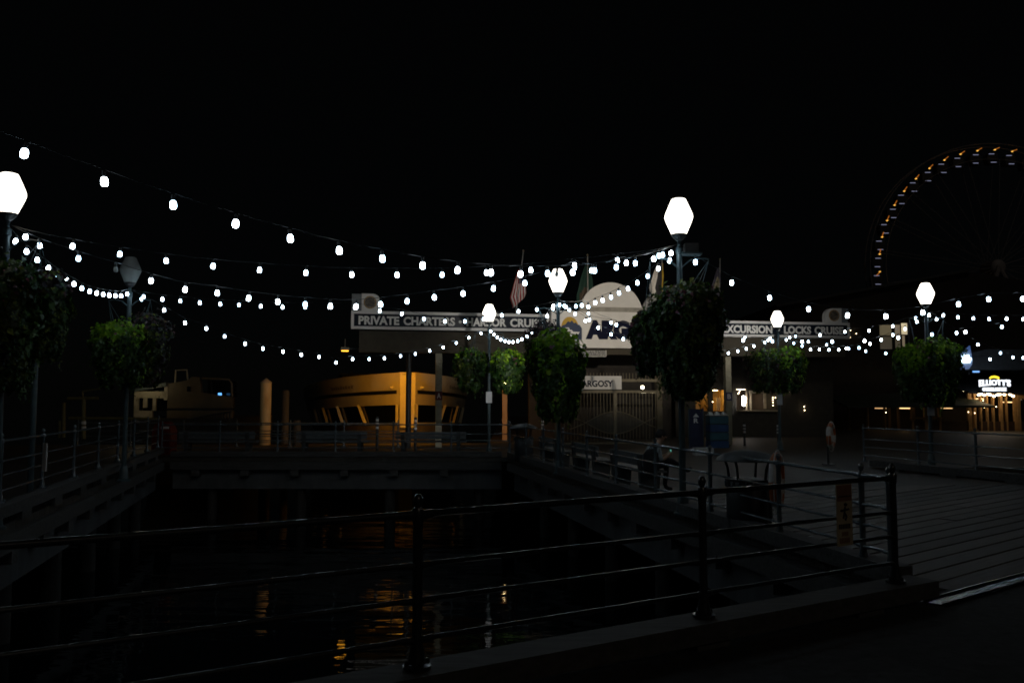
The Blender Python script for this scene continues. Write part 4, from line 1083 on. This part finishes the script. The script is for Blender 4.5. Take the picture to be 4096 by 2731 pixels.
# blue shelf kiosk and sandwich board by column B
c = atY(2870, 1800, 31.0)
k_ = thing('blue_cooler', 'blue display stand with white caps on top beside column B', 'display stand', (c.x, c.y, -0.03), FA)
M_blue = mat('stand_blue', (0.02, 0.06, 0.16), 0.5); M_teal = mat('stand_teal', (0.03, 0.10, 0.13), 0.5)
for i in range(4):
    MB().box(-0.36, 0.36, -0.22, 0.22, 0.06 + i * 0.30, 0.32 + i * 0.30).build('shelf_bin', M_blue if i % 2 == 0 else M_teal, k_)
    MB().box(-0.345, 0.345, -0.20, 0.20, 0.322 + i * 0.30, 0.358 + i * 0.30).build('divider', M_dark, k_)
MB().box(-0.36, 0.36, -0.22, 0.22, 1.262, 1.285).build('top_edge', M_white, k_)
for x in (-0.27, 0.0, 0.27):
    MB().lathe([(0.11, 1.286), (0.10, 1.34), (0.06, 1.39), (0.01, 1.40)], 10, (x, 0, 0)).build('cap_lid', M_white, k_, True)
c = atY(2785, 1790, 31.0)
sb = thing('sandwich_board', 'dark blue sandwich board with a white house mark', 'sign', (c.x, c.y, -0.03), FA)
MB().box(-0.27, 0.27, -0.02, 0.02, 0.06, 1.50).build('panel', mat('board_blue', (0.015, 0.02, 0.06), 0.5), sb)
MB().box(0.272, 0.30, -0.025, 0.025, 0.0, 1.55).build('frame', M_post, sb); MB().box(-0.30, -0.272, -0.025, 0.025, 0.0, 1.55).build('frame', M_post, sb)
MB().prism([(-0.12, 1.2), (0.0, 1.34), (0.12, 1.2)], -0.03, -0.021).build('mark', M_letter, sb)
text_mb('R', -0.09, 0.09, 0.98, 1.16, -0.03, -0.021, 0.03).build('mark', M_letter, sb)
# low concrete block by the pier
c = atZ(2818, 1818, 0.0)
tag(MB().box(-0.30, 0.30, -0.25, 0.25, -0.028, 0.22).build('concrete_block', mat('pale_concrete', (0.42, 0.43, 0.44), 0.8), None, False, (c.x, c.y + 0.2, 0)), 'pale low concrete block on the boards behind the near railing', 'block')

# ================================================================== SEATED PERSON
def person():
    yc = 16.35; O = Vector((PR(yc) + 0.60, yc, 0.0))
    r = thing('person', 'person seated on the pier bench looking at a phone, black trousers, pale patterned shirt', 'person', tuple(O), PANG)
    J = {'pel': (0, 0, .50, .135), 'sp1': (.03, 0, .62, .125), 'sp2': (.09, 0, .76, .135), 'chest': (.15, 0, .88, .13), 'neck': (.22, 0, .97, .055), 'head0': (.255, 0, 1.02, .075), 'head': (.29, 0, 1.09, .095), 'crown': (.285, 0, 1.16, .075),
         'shL': (.14, .17, .88, .062), 'elL': (.17, .235, .64, .045), 'wrL': (.38, .12, .70, .03), 'shR': (.14, -.17, .88, .062), 'elR': (.18, -.235, .63, .045), 'wrR': (.39, -.09, .72, .03),
         'hdL': (.44, .07, .73, .032), 'hdR': (.45, -.05, .75, .032),
         'hpL': (.06, .10, .50, .10), 'knL': (.44, .12, .53, .068), 'anL': (.40, .12, .10, .045), 'ftL': (.46, .125, .055, .045), 'toL': (.56, .13, .045, .035),
         'hpR': (.06, -.10, .51, .10), 'knR': (.45, -.04, .62, .068), 'anR': (.78, .0, .42, .045), 'ftR': (.84, .0, .41, .045), 'toR': (.93, .005, .46, .035)}
    E = [('pel', 'sp1'), ('sp1', 'sp2'), ('sp2', 'chest'), ('chest', 'neck'), ('neck', 'head0'), ('head0', 'head'), ('head', 'crown'), ('chest', 'shL'), ('shL', 'elL'), ('elL', 'wrL'), ('wrL', 'hdL'), ('chest', 'shR'), ('shR', 'elR'), ('elR', 'wrR'), ('wrR', 'hdR'),
         ('pel', 'hpL'), ('hpL', 'knL'), ('knL', 'anL'), ('anL', 'ftL'), ('ftL', 'toL'), ('pel', 'hpR'), ('hpR', 'knR'), ('knR', 'anR'), ('anR', 'ftR'), ('ftR', 'toR')]
    for s, h in (('L', J['hdL']), ('R', J['hdR'])):
        sg = -1 if s == 'L' else 1
        for f in range(4):
            a = 'f%s%d' % (s, f); ln = (.05, .06, .055, .045)[f]
            J[a + 'a'] = (h[0] + .025, h[1] + sg * .0, h[2] + .03 - f * .02, .010)
            J[a + 'b'] = (h[0] + .025 + ln * .5, h[1] + sg * .02, h[2] + .035 - f * .02, .009)
            J[a + 'c'] = (h[0] + .02 + ln * .55, h[1] + sg * .05, h[2] + .04 - f * .02, .008)
            E += [('hd' + s, a + 'a'), (a + 'a', a + 'b'), (a + 'b', a + 'c')]
        J['t' + s + 'a'] = (h[0] - .005, h[1] + sg * .02, h[2] + .04, .011); J['t' + s + 'b'] = (h[0] + .02, h[1] + sg * .04, h[2] + .055, .009)
        E += [('hd' + s, 't' + s + 'a'), ('t' + s + 'a', 't' + s + 'b')]
    names = list(J); idx = {k: i for i, k in enumerate(names)}
    me = bpy.data.meshes.new('figure'); me.from_pydata([J[k][:3] for k in names], [(idx[a], idx[b]) for a, b in E], [])
    tmp = bpy.data.objects.new('figure', me); COL.objects.link(tmp)
    sk = tmp.modifiers.new('skin', 'SKIN'); sk.use_smooth_shade = True
    if not me.skin_vertices: 
        bpy.context.view_layer.objects.active = tmp
    for i, k in enumerate(names):
        v = me.skin_vertices[0].data[i]; rr = J[k][3]; v.radius = (rr, rr * (1.25 if k in ('pel', 'sp1', 'sp2', 'chest') else 1)); v.use_root = (k == 'pel')
    su = tmp.modifiers.new('sub', 'SUBSURF'); su.levels = 2; su.render_levels = 2
    bpy.context.view_layer.update()
    bme = bpy.data.meshes.new_from_object(tmp.evaluated_get(bpy.context.evaluated_depsgraph_get()))
    bpy.data.objects.remove(tmp)
    sh = mat('patterned_shirt', (0.30, 0.36, 0.40), 0.8, var=0.7, scale=16); tr = mat('black_trousers', (0.008, 0.008, 0.009), 0.85); skn = mat('skin', (0.42, 0.26, 0.18), 0.55, var=0.08); sho = mat('dark_shoe', (0.02, 0.018, 0.018), 0.6)
    bme.materials.clear()
    for m in (sh, tr, skn, sho): bme.materials.append(m)
    kind = {}
    def zone(a, b):
        s = a + b
        if 'an' in s and ('ft' in s or 'to' in s) or 'ftL' in s and 'to' in s or 'ftR' in s and 'to' in s: return 3
        if any(x in s for x in ('hp', 'kn', 'an')): return 1
        if any(x in s for x in ('head', 'crown', 'neck', 'wr', 'hd')) or a[0] in 'ft' and a[:2] not in ('ft',): return 2
        return 0
    segs = [(Vector(J[a][:3]), Vector(J[b][:3]), zone(a, b), J[a][3]) for a, b in E]
    mi = []
    for pl in bme.polygons:
        c = pl.center; best = 9; z = 0
        for a, b, zz, rr in segs:
            ab = b - a; t_ = max(0, min(1, (c - a).dot(ab) / max(ab.length_squared, 1e-9))); d_ = (c - a - ab * t_).length - rr * 0.6
            if d_ < best: best = d_; z = zz
        mi.append(z)
    bme.polygons.foreach_set('material_index', mi); bme.polygons.foreach_set('use_smooth', [True] * len(mi)); bme.update()
    obj('body', bme, r)
    # hair cap
    hb_ = MB(); n = 16; vs = []; fs = []
    cc = Vector((.275, 0, 1.115))
    for i in range(9):
        for j in range(n):
            ph = R(-25) + R(115) * i / 8; a = 2 * math.pi * j / n
            front = max(0, math.cos(a)); ph2 = ph + front * R(38) * (1 - i / 8)
            q = Vector((0.118 * math.cos(ph2) * math.cos(a), 0.106 * math.cos(ph2) * math.sin(a), 0.115 * math.sin(ph2)))
            vs.append(cc + q * (1 + 0.05 * math.sin(5 * a + i)))
    for i in range(8):
        for j in range(n): fs.append((i * n + j, i * n + (j + 1) % n, (i + 1) * n + (j + 1) % n, (i + 1) * n + j))
    fs.append(tuple(range(8 * n, 9 * n)))
    hb_.add(vs, fs).build('hair', mat('dark_hair', (0.01, 0.008, 0.007), 0.7), r, True)
    fc = MB()
    fc.tube([(.375, 0, 1.085), (.40, 0, 1.07), (.378, 0, 1.055)], [0.010, 0.014, 0.010], 6).build('nose', skn, r, True)
    for s in (-1, 1):
        MB().lathe([(0.001, -.009), (0.010, 0), (0.001, .009)], 8, (.370, s * .034, 1.10)).build('eye', M_black, r, True)
        MB().lathe([(0.001, -.028), (0.014, -.01), (0.017, .012), (0.001, .03)], 8, (.27, s * .094, 1.085)).build('ear', skn, r, True)
    MB().box(.372, .384, -.022, .022, 1.028, 1.034).build('mouth', mat('lip', (0.25, 0.10, 0.08), 0.5), r)
    # black bag on the bench beside
    return r, O
pr, PO = person()
ph = thing('phone', 'phone with a green glowing screen in the seated person\'s hand', 'phone', tuple(PO), PANG)
MB().box(.485, .493, -0.025, 0.045, 0.70, 0.84).build('case', M_dark, ph)
MB().box(.4805, .4845, -0.02, 0.04, 0.712, 0.83).build('screen', emi('phone_screen', (0.1, 0.6, 0.45), 0.5), ph)
bagc = PO - Vector((pdn.x, pdn.y, 0)) * 0.10 - Vector((pdv.x, pdv.y, 0)) * 0.42
bag = thing('backpack', 'black backpack on the bench beside the seated person', 'backpack', (bagc.x, bagc.y, 0.445), PANG)
MB().lathe([(0.10, 0), (0.15, 0.02), (0.16, 0.18), (0.14, 0.34), (0.07, 0.42), (0.01, 0.43)], 14).build('sack', mat('bag_black', (0.008, 0.008, 0.01), 0.8), bag, True)
MB().tube([(-0.02, 0.03, 0.42), (0.0, 0.0, 0.48), (0.02, -0.03, 0.42)], 0.01, 6).build('handle', M_dark, bag)

# ================================================================== SHOPS BEHIND THE TERMINAL
def room(parent, x0, x1, z0, z1, y, depth, wallm, lampcol, energy, nm='room'):
    """a lit room seen through an opening: five inner faces and a ceiling lamp"""
    MB().add([(x0, y, z0), (x1, y, z0), (x1, y, z1), (x0, y, z1), (x0, y + depth, z0), (x1, y + depth, z0), (x1, y + depth, z1), (x0, y + depth, z1)],
             [(4, 5, 6, 7), (0, 4, 7, 3), (1, 2, 6, 5), (0, 1, 5, 4), (3, 7, 6, 2)]).build('room_shell', wallm, parent)
    lw = min(0.5, (x1 - x0) * 0.3)
    cx = (x0 + x1) / 2
    MB().box(cx - lw / 2, cx + lw / 2, y + depth * 0.35, y + depth * 0.35 + lw, z1 - 0.06, z1 - 0.02).build('ceiling_lamp', emi('lamp_' + nm, lampcol, energy), parent)
shop = thing('kiosk_row', 'row of small lit wooden kiosks behind the column lettered B', 'building', (0, 42.0, 0), 0)
def SX(px): return (px - CX) / F * 42.0
def SZ(py): return atY(px=2900, py=py, Y=42.0).z
M_room = mat('pine_lining', (0.50, 0.32, 0.10), 0.6, var=0.2, scale=2, stretch=(0.3, 1, 9))
M_kwall = mat('kiosk_wall', (0.05, 0.045, 0.035), 0.8)
# front wall with openings
ops = [(2781, 2832, 1572, 1642), (2850, 2906, 1560, 1638), (2944, 2986, 1556, 1642), (3004, 3058, 1574, 1640)]
xs_ = [SX(2700)] + [SX(v) for o_ in ops for v in o_[:2]] + [SX(3330)]
MB().box(SX(2700), SX(3330), 0, 0.2, SZ(1552), SZ(1400)).build('wall_top', M_kwall, shop)
MB().box(SX(2700), SX(3330), 0, 0.2, -0.03, SZ(1644)).build('wall_base', M_kwall, shop)
for k in range(0, len(xs_), 2):
    MB().box(xs_[k], xs_[k + 1], 0.003, 0.197, SZ(1644) + 0.002, SZ(1552) - 0.002).build('wall_pier', M_kwall, shop)
for i, (a, b, c0, c1) in enumerate(ops):
    if c0 > 1552: MB().box(SX(a), SX(b), 0.004, 0.19, SZ(c0), SZ(1552) - 0.003).build('lintel', M_kwall, shop)
room(shop, SX(2838), SX(2912), SZ(1650), SZ(1556), 0.25, 1.7, M_room, (1.0, 0.72, 0.32), 22.0, 'kiosk')
room(shop, SX(2770), SX(2834), SZ(1650), SZ(1562), 0.25, 1.7, M_room, (1.0, 0.68, 0.30), 9.0, 'kiosk_dim')
room(shop, SX(2930), SX(3062), SZ(1650), SZ(1552), 0.25, 2.6, mat('booth_wall', (0.12, 0.09, 0.07), 0.7), (1.0, 0.8, 0.55), 6.0, 'booth')
MB().box(SX(2882), SX(2898), 0.9, 1.0, SZ(1642), SZ(1590)).build('white_door', mat('cream_paint', (0.7, 0.62, 0.42), 0.5), shop)
for z_ in (1566, 1573, 1580):
    MB().box(SX(2852), SX(2876), 0.5, 0.54, SZ(z_ + 4.5), SZ(z_)).build('shelf_board', M_room, shop)
M_frame = mat('booth_frame', (0.55, 0.46, 0.32), 0.6)
for a, b, c0, c1 in ((2996, 3003, 1566, 1640), (3051, 3060, 1566, 1634), (2993, 3062, 1562, 1573), (2980, 2984, 1555, 1640)):
    MB().box(SX(a), SX(b), -0.10, -0.01, SZ(c1), SZ(c0)).build('booth_frame', M_frame, shop)
MB().box(SX(2945), SX(3098), -0.35, -0.02, SZ(1645), SZ(1639)).build('counter', M_frame, shop)
gsph = MB().lathe([(0.01, -0.085), (0.06, -0.065), (0.085, 0), (0.06, 0.065), (0.01, 0.085)], 14).mesh('lantern_bulb', emi('lantern_white', (1, 0.97, 0.95), 14.0), True)
for z_ in (1589, 1597, 1607, 1617):
    obj('lantern_bulb', gsph, shop, (SX(2968), -0.18, SZ(z_)))
ssp = MB().lathe([(0.005, -0.03), (0.03, 0), (0.005, 0.03)], 8).mesh('small_bulb', emi('small_warm', (1, 0.75, 0.45), 9.0), True)
for px, py in ((2851, 1561), (2947, 1574), (2950, 1569), (2954, 1562), (3084, 1590), (3084, 1599), (3084, 1609), (3084, 1621), (3094, 1590), (2845, 1607), (3146, 1569), (3208, 1626), (3209, 1640), (2977, 1590), (2977, 1599), (2977, 1608)):
    obj('small_bulb', ssp, shop, (SX(px), -0.2, SZ(py)))
MB().box(SX(2690), SX(3340), -0.8, 3.5, SZ(1398), SZ(1380)).build('roof', M_roof, shop)
# lamps hanging inside the terminal passage, seen through the gate
for px, py, rr, lab in ((2578, 1491, 0.075, 'upper round wall lamp seen above the gate'), (2570, 1549, 0.08, 'lower round wall lamp seen behind the gate top')):
    c = atY(px, py, 37.2)
    L_ = thing('wall_lamp', lab, 'lamp', tuple(c), 0, 'round lamps in the terminal passage')
    MB().lathe([(0.005, -rr), (rr * .7, -rr * .7), (rr, 0), (rr * .7, rr * .7), (0.005, rr)], 14).build('globe', emi('passage_lamp', (1, 0.85, 0.6), 14.0), L_, True)
    MB().box(-0.03, 0.03, 0.05, 0.4, -0.03, 0.03).build('bracket', M_dark, L_)
c = atY(2573, 1569, 36.8)
tl = thing('tube_lamp', 'bright low strip lamp behind the gate', 'lamp', tuple(c))
MB().box(-0.10, 0.10, -0.02, 0.02, -0.025, 0.025).build('tube', emi('strip_white', (1, 0.92, 0.75), 8.0), tl)
MB().box(0.35, 0.62, -0.02, 0.02, -0.025, 0.025).build('tube', MATS['strip_white'], tl)
MB().box(-0.2, 0.9, 0.025, 0.06, -0.03, 0.05).build('batten', M_gate, tl)

c = atY(2019, 1532, 37.6)
pp = thing('passage_pillar', 'orange lit pillar with a small lamp behind the right small basket', 'pillar', (c.x, c.y, -0.03))
MB().box(-0.11, 0.11, 0.0, 0.2, 0, c.z - 0.05).build('shaft', M_wood, pp)
MB().box(-0.05, 0.05, -0.14, -0.002, c.z + 0.06, c.z + 0.10).build('lamp_hood', M_dark, pp)
MB().lathe([(0.005, -0.05), (0.045, 0), (0.005, 0.05)], 10, (0.0, -0.15, c.z)).build('lamp_bulb', emi('pillar_lamp', (1, 0.72, 0.36), 30.0), pp, True)

# ================================================================== PIER SHED AND RESTAURANT, right
shed = thing('pier_shed', 'dark two storey pier shed with a curtained lit upstairs window', 'building', (0, 56, 0), 0)
def HX(px): return (px - CX) / F * 56.0
def HZ(py): return atY(3500, py, 56.0).z
MB().prism([(HX(3120), -0.03), (HX(4500), -0.03), (HX(4500), HZ(1180)), (HX(3900), HZ(1090)), (HX(3120), HZ(1230))], 0.0, 45.0).build('walls', M_shed, shed)
MB().add([(HX(3100), -0.6, HZ(1232)), (HX(3900), -0.6, HZ(1086)), (HX(3900), 46, HZ(1086)), (HX(3100), 46, HZ(1232)), (HX(3100), -0.6, HZ(1222)), (HX(3900), -0.6, HZ(1076)), (HX(3900), 46, HZ(1076)), (HX(3100), 46, HZ(1222))],
         [(0, 1, 2, 3), (4, 7, 6, 5), (0, 4, 5, 1), (0, 3, 7, 4), (3, 2, 6, 7), (1, 5, 6, 2)]).build('roof', M_roof, shed)
wx0, wx1, wz0, wz1 = HX(3520), HX(3634), HZ(1398), HZ(1293)
win = MB().box(wx0 - 0.06, wx1 + 0.06, -0.08, -0.005, wz0 - 0.06, wz0).build('window_sill', M_dark, shed)
M_cur1 = emi('curtain_dim', (1.0, 0.80, 0.42), 0.085); M_cur2 = emi('curtain_warm', (1.0, 0.78, 0.50), 0.14); M_cur3 = emi('curtain_bright', (1.0, 0.84, 0.52), 0.62)
wn = obj('window', MB().box(wx0, wx1, -0.03, -0.004, wz0, wz1).mesh('window', M_dark), shed)
def pane(a, b, c0, c1, m): MB().box(HX(a), HX(b), -0.05, -0.031, HZ(c1), HZ(c0)).build('pane', m, wn)
pane(3523, 3570, 1300, 1342, M_cur1); pane(3523, 3570, 1347, 1396, emi('curtain_low', (1, .82, .5), 0.03)); pane(3584, 3604, 1299, 1342, M_cur2); pane(3584, 3604, 1347, 1392, emi('curtain_low2', (1, .82, .5), 0.045))
pane(3610, 3633, 1293, 1337, M_cur3); pane(3612, 3622, 1342, 1386, M_cur2)
for px in (3535, 3548, 3560):
    MB().box(HX(px), HX(px + 3), -0.056, -0.051, HZ(1342), HZ(1300)).build('curtain_fold', M_cur1, wn)
for px, py in ((3402, 1322), (3425, 1335), (3400, 1350)):
    obj('small_bulb', ssp, shed, (HX(px), -0.2, HZ(py)))

rest = thing('restaurant', 'low waterfront restaurant with warm lit columns at the right edge', 'building', (0, 50, 0), 0)
def EX(px): return (px - CX) / F * 50.0
def EZ(py): return atY(3900, py, 50.0).z
fl = -0.03
# dark long awning and roof
MB().add([(EX(3340), -1.6, EZ(1621)), (EX(3910), -1.6, EZ(1621)), (EX(3830), 1.5, EZ(1560)), (EX(3340), 1.5, EZ(1583)), (EX(3340), -1.6, EZ(1629)), (EX(3910), -1.6, EZ(1629)), (EX(3830), 1.5, EZ(1568)), (EX(3340), 1.5, EZ(1591))],
         [(0, 1, 2, 3), (4, 7, 6, 5), (0, 4, 5, 1), (1, 5, 6, 2), (2, 6, 7, 3), (3, 7, 4, 0)]).build('awning', mat('awning_green', (0.03, 0.045, 0.035), 0.7), rest)
MB().add([(EX(3830), -1.2, EZ(1568)), (EX(4400), -1.2, EZ(1580)), (EX(4400), 6, EZ(1470)), (EX(3830), 6, EZ(1478)), (EX(3830), -1.2, EZ(1572)), (EX(4400), -1.2, EZ(1586)), (EX(4400), 6, EZ(1476)), (EX(3830), 6, EZ(1484))],
         [(0, 1, 2, 3), (4, 7, 6, 5), (0, 4, 5, 1), (1, 5, 6, 2), (2, 6, 7, 3), (3, 7, 4, 0)]).build('roof', M_roof, rest)
for k in range(14):
    x = 3850 + k * 32
    MB().add([(EX(x), -1.21, EZ(1569 + (x - 3830) * .021) + 0.01), (EX(x) + 0.06, -1.21, EZ(1569 + (x - 3830) * .021) + 0.01), (EX(x) + 0.06, 6, EZ(1477) + 0.05), (EX(x), 6, EZ(1477) + 0.05)], [(0, 1, 2, 3)]).build('roof_seam', M_dark, rest)
MB().box(EX(3340), EX(4400), 3.0, 3.3, fl, EZ(1590)).build('back_wall', mat('dining_wall', (0.010, 0.008, 0.006), 0.8), rest)
M_col = mat('column_wood', (0.42, 0.25, 0.10), 0.6, var=0.2)
for a, b in ((3632, 3640), (3683, 3695), (3740, 3748), (3856, 3870), (3880, 3888), (3905, 3910), (3931, 3936), (3955, 3960), (3984, 3994), (4008, 4013), (4040, 4050)):
    top = 1629 if a < 3850 else 1574
    MB().box(EX(a), EX(b), -0.3, -0.1, fl, EZ(top)).build('column', M_col, rest)
for a, b in ((3545, 3550), (3565, 3570), (3600, 3606), (3660, 3668), (3475, 3482), (3400, 3406)):
    MB().box(EX(a), EX(b), 0.4, 0.6, fl, EZ(1629)).build('mullion', M_wood, rest)
MB().box(EX(3900), EX(4400), -0.25, -0.15, fl, EZ(1685)).build('low_wall', mat('low_wall', (0.06, 0.03, 0.015), 0.7), rest)
MB().box(EX(3630), EX(3860), -0.25, -0.15, fl, EZ(1682)).build('low_wall', MATS['low_wall'], rest)
MB().box(EX(3630), EX(3750), -0.32, -0.08, EZ(1675), EZ(1668)).build('sill', M_col, rest)
# door frame at the edge
for a, b, c0, c1 in ((4050, 4062, 1580, 1735), (4062, 4096, 1580, 1594), (4082, 4098, 1594, 1735)):
    MB().box(EX(a), EX(b), -0.35, -0.31, EZ(c1), EZ(c0)).build('door_frame', M_col, rest)
MB().box(EX(4062), EX(4082), -0.2, -0.16, fl, EZ(1594)).build('door_glass', M_glass, rest)
# warm bulbs under the eave
eb = MB().lathe([(0.005, -0.07), (0.06, -0.045), (0.085, 0), (0.06, 0.045), (0.005, 0.07)], 12).mesh('eave_bulb', emi('eave_warm', (1.0, 0.72, 0.40), 13.0), True)
for px, py in ((3883, 1579), (3893, 1576), (3905, 1580), (3920, 1576), (3928, 1579), (3943, 1584), (3957, 1579), (3966, 1577), (3984, 1578), (4006, 1577), (4018, 1584)):
    obj('eave_bulb', eb, rest, (EX(px), -0.75, EZ(py)))
for px, py in ((3925, 1614), (3925, 1627), (3915, 1629), (3963, 1626), (3852, 1647), (3877, 1651), (4080, 1598), (3592, 1621), (3526, 1649), (3650, 1622), (3912, 1602), (3835, 1563)):
    obj('small_bulb', ssp, rest, (EX(px), -0.42, EZ(py)))
# soft lamps inside behind the columns
for px, py, s in ((3660, 1635, 2.2), (3560, 1635, 0.8), (3830, 1635, 1.2), (3960, 1596, 3.0), (4075, 1610, 2.5)):
    MB().box(EX(px) - 0.25, EX(px) + 0.25, 1.2, 1.7, EZ(py) + 0.0, EZ(py) + 0.05).build('pendant_lamp', emi('pendant_%d' % px, (1.0, 0.58, 0.24), s * 1.1), rest)
# lower pale tables on the terrace
for px, py in ((3445, 1684), (3462, 1698)):
    pass
MB().prism([(EX(3835), EZ(1478)), (EX(4300), EZ(1478)), (EX(4300), EZ(1400)), (EX(3960), EZ(1395)), (EX(3835), EZ(1425))], 0.3, 6.0).build('upper_wall', mat('blue_grey_wall', (0.10, 0.13, 0.17), 0.6), rest)
# lit sign of the restaurant
es = thing('restaurant_sign', 'glowing white restaurant sign with a yellow crest on the dark roof', 'sign', (0, 48.4, 0), 0)
def GX(px): return (px - CX) / F * 48.4
def GZ(py): return atY(3970, py, 48.4).z
M_es = emi('sign_glow', (0.86, 0.92, 1.0), 1.5)
text_mb("ELLIOTT'S", GX(3913), GX(4039), GZ(1547), GZ(1518), -0.06, 0.0, 0.045, arch=0.09).build('lettering', M_es, es)
text_mb('OYSTER HOUSE', GX(3926), GX(4021), GZ(1564), GZ(1549), -0.06, 0.0, 0.05).build('lettering', M_es, es)
crest = [(GX(3957), GZ(1516)), (GX(3964), GZ(1512)), (GX(3976), GZ(1511)), (GX(3986), GZ(1513)), (GX(3993), GZ(1517)), (GX(3994), GZ(1508)), (GX(3985), GZ(1504)), (GX(3975), GZ(1502)), (GX(3964), GZ(1504)), (GX(3957), GZ(1508))]
MB().prism(crest, -0.06, 0.0).build('crest', emi('crest_yellow', (1.0, 0.72, 0.03), 1.6), es)
MB().box(GX(3910), GX(4042), 0.01, 0.06, GZ(1566), GZ(1560)).build('backing_rail', M_dark, es)
MB().box(GX(3930), GX(3936), 0.06, 1.6, GZ(1566), GZ(1562)).build('bracket', M_dark, es)
MB().box(GX(4015), GX(4021), 0.06, 1.6, GZ(1566), GZ(1562)).build('bracket', M_dark, es)

# blue sail sign
ss = thing('sail_sign', 'blue lit sail shaped sign with white glowing lines beside the right basket', 'sign', (0, 49.0, 0), 0)
def VX(px): return (px - CX) / F * 49.0
def VZ(py): return atY(3870, py, 49.0).z
sail = [(3884, 1382), (3849, 1415), (3849, 1478), (3876, 1476), (3890, 1457), (3892, 1440), (3890, 1424)]
MB().prism([(VX(a), VZ(b)) for a, b in sail], 0.0, 0.12).build('sail', emi('sail_blue', (0.10, 0.26, 0.75), 0.24), ss)
for a, b, c0, c1 in ((3848, 3878, 1420, 1428), (3848, 3886, 1432, 1440), (3848, 3881, 1443, 1449)):
    MB().box(VX(a), VX(b), -0.05, -0.002, VZ(c1), VZ(c0)).build('glowing_line', emi('sail_white', (0.6, 0.85, 1.0), 6.0), ss)
MB().tube([(VX(3849), 0.06, VZ(1478)), (VX(3849), 0.06, VZ(1500))], 0.05, 8).build('mast', M_dark, ss)
MB().tube([(VX(3876), 0.06, VZ(1478)), (VX(3876), 0.06, VZ(1500))], 0.05, 8).build('mast', M_dark, ss)
MB().box(VX(3892), VX(3918), 0.0, 0.06, VZ(1489), VZ(1483)).build('blue_light', emi('blue_light', (0.15, 0.45, 1.0), 1.2), ss)

# ================================================================== FERRIS WHEEL
WY = 160.0
hubp = atY(3970, 1072, WY)
whl = thing('ferris_wheel', 'dark ferris wheel with small orange and white cabin lights', 'ferris wheel', tuple(hubp), 0)
WR = 504 / F * WY; GR = 472 / F * WY; IR = 440 / F * WY
M_wh = mat('wheel_steel', (0.32, 0.30, 0.31), 0.5)
for y in (-1.2, 1.2):
    for rr, tr_ in ((WR, 0.10), (IR, 0.06)):
        pts = [(rr * math.cos(2 * math.pi * k / 96), y, rr * math.sin(2 * math.pi * k / 96)) for k in range(97)]
        MB().tube(pts, tr_, 6).build('rim', M_wh, whl, True)
NG = 42
for k in range(0, NG, 2):
    a = 2 * math.pi * k / NG
    for y in (-1.2, 1.2):
        MB().tube([(1.2 * math.cos(a), y * 1.6, 1.2 * math.sin(a)), (IR * math.cos(a), y, IR * math.sin(a))], 0.05, 5).build('spoke', M_wh, whl)
hb2 = MB().lathe([(1.1, -2.2), (1.4, -2.0), (1.4, 2.0), (1.1, 2.2)], 20).build('hub', M_wh, whl, True); hb2.rotation_euler = (R(90), 0, 0)
for s in (-1, 1):
    for y in (-4, 4):
        MB().tube([(0, y * 0.5, 0), (s * 11, y * 1.6, -hubp.z)], 0.5, 8).build('support_leg', M_wh, whl)
gb_ = MB(); gb_.prism([(-0.85, -2.3), (0.85, -2.3), (1.05, -1.3), (1.0, -0.5), (0.5, -0.15), (-0.5, -0.15), (-1.0, -0.5), (-1.05, -1.3)], -0.8, 0.8)
gbm = gb_.mesh('gondola', mat('gondola_dark', (0.03, 0.03, 0.035), 0.4))
gl1 = MB().box(-0.55, 0.5, -0.86, -0.81, -0.15, -0.08).mesh('roof_light', emi('gondola_white', (0.62, 0.66, 1.0), 0.42))
gl2 = MB().box(-0.6, 0.45, -0.86, -0.81, -2.01, -1.94).mesh('floor_light', MATS['gondola_white'])
glo = MB().lathe([(0.04, -0.13), (0.24, 0.0), (0.04, 0.13)], 10).mesh('orange_lamp', emi('gondola_orange', (1.0, 0.50, 0.08), 1.15), True)
gla = MB().tube([(0, -1.25, 0.1), (0.45, -1.25, 0.9)], 0.085, 6).mesh('orange_arm', emi('gondola_amber', (1.0, 0.28, 0.02), 0.32))
for k in range(NG):
    a = R(174.5) - 2 * math.pi * k / NG
    cx_, cz_ = GR * math.cos(a), GR * math.sin(a)
    g = obj('gondola', gbm, whl, (cx_, 0, cz_))
    obj('roof_light', gl1, g, (-0.2 if k % 3 else 0.1, 0, -0.3)); obj('floor_light', gl2, g, (0.1 * (k % 4), 0, -0.1))
    obj('orange_lamp', glo, g, (0.35, -1.0, 0.35))
    ao = obj('orange_arm', gla, g, (0.35, 0.2, 0.35)); ao.rotation_euler = (0, -(a - R(150)) * 0.6, 0)
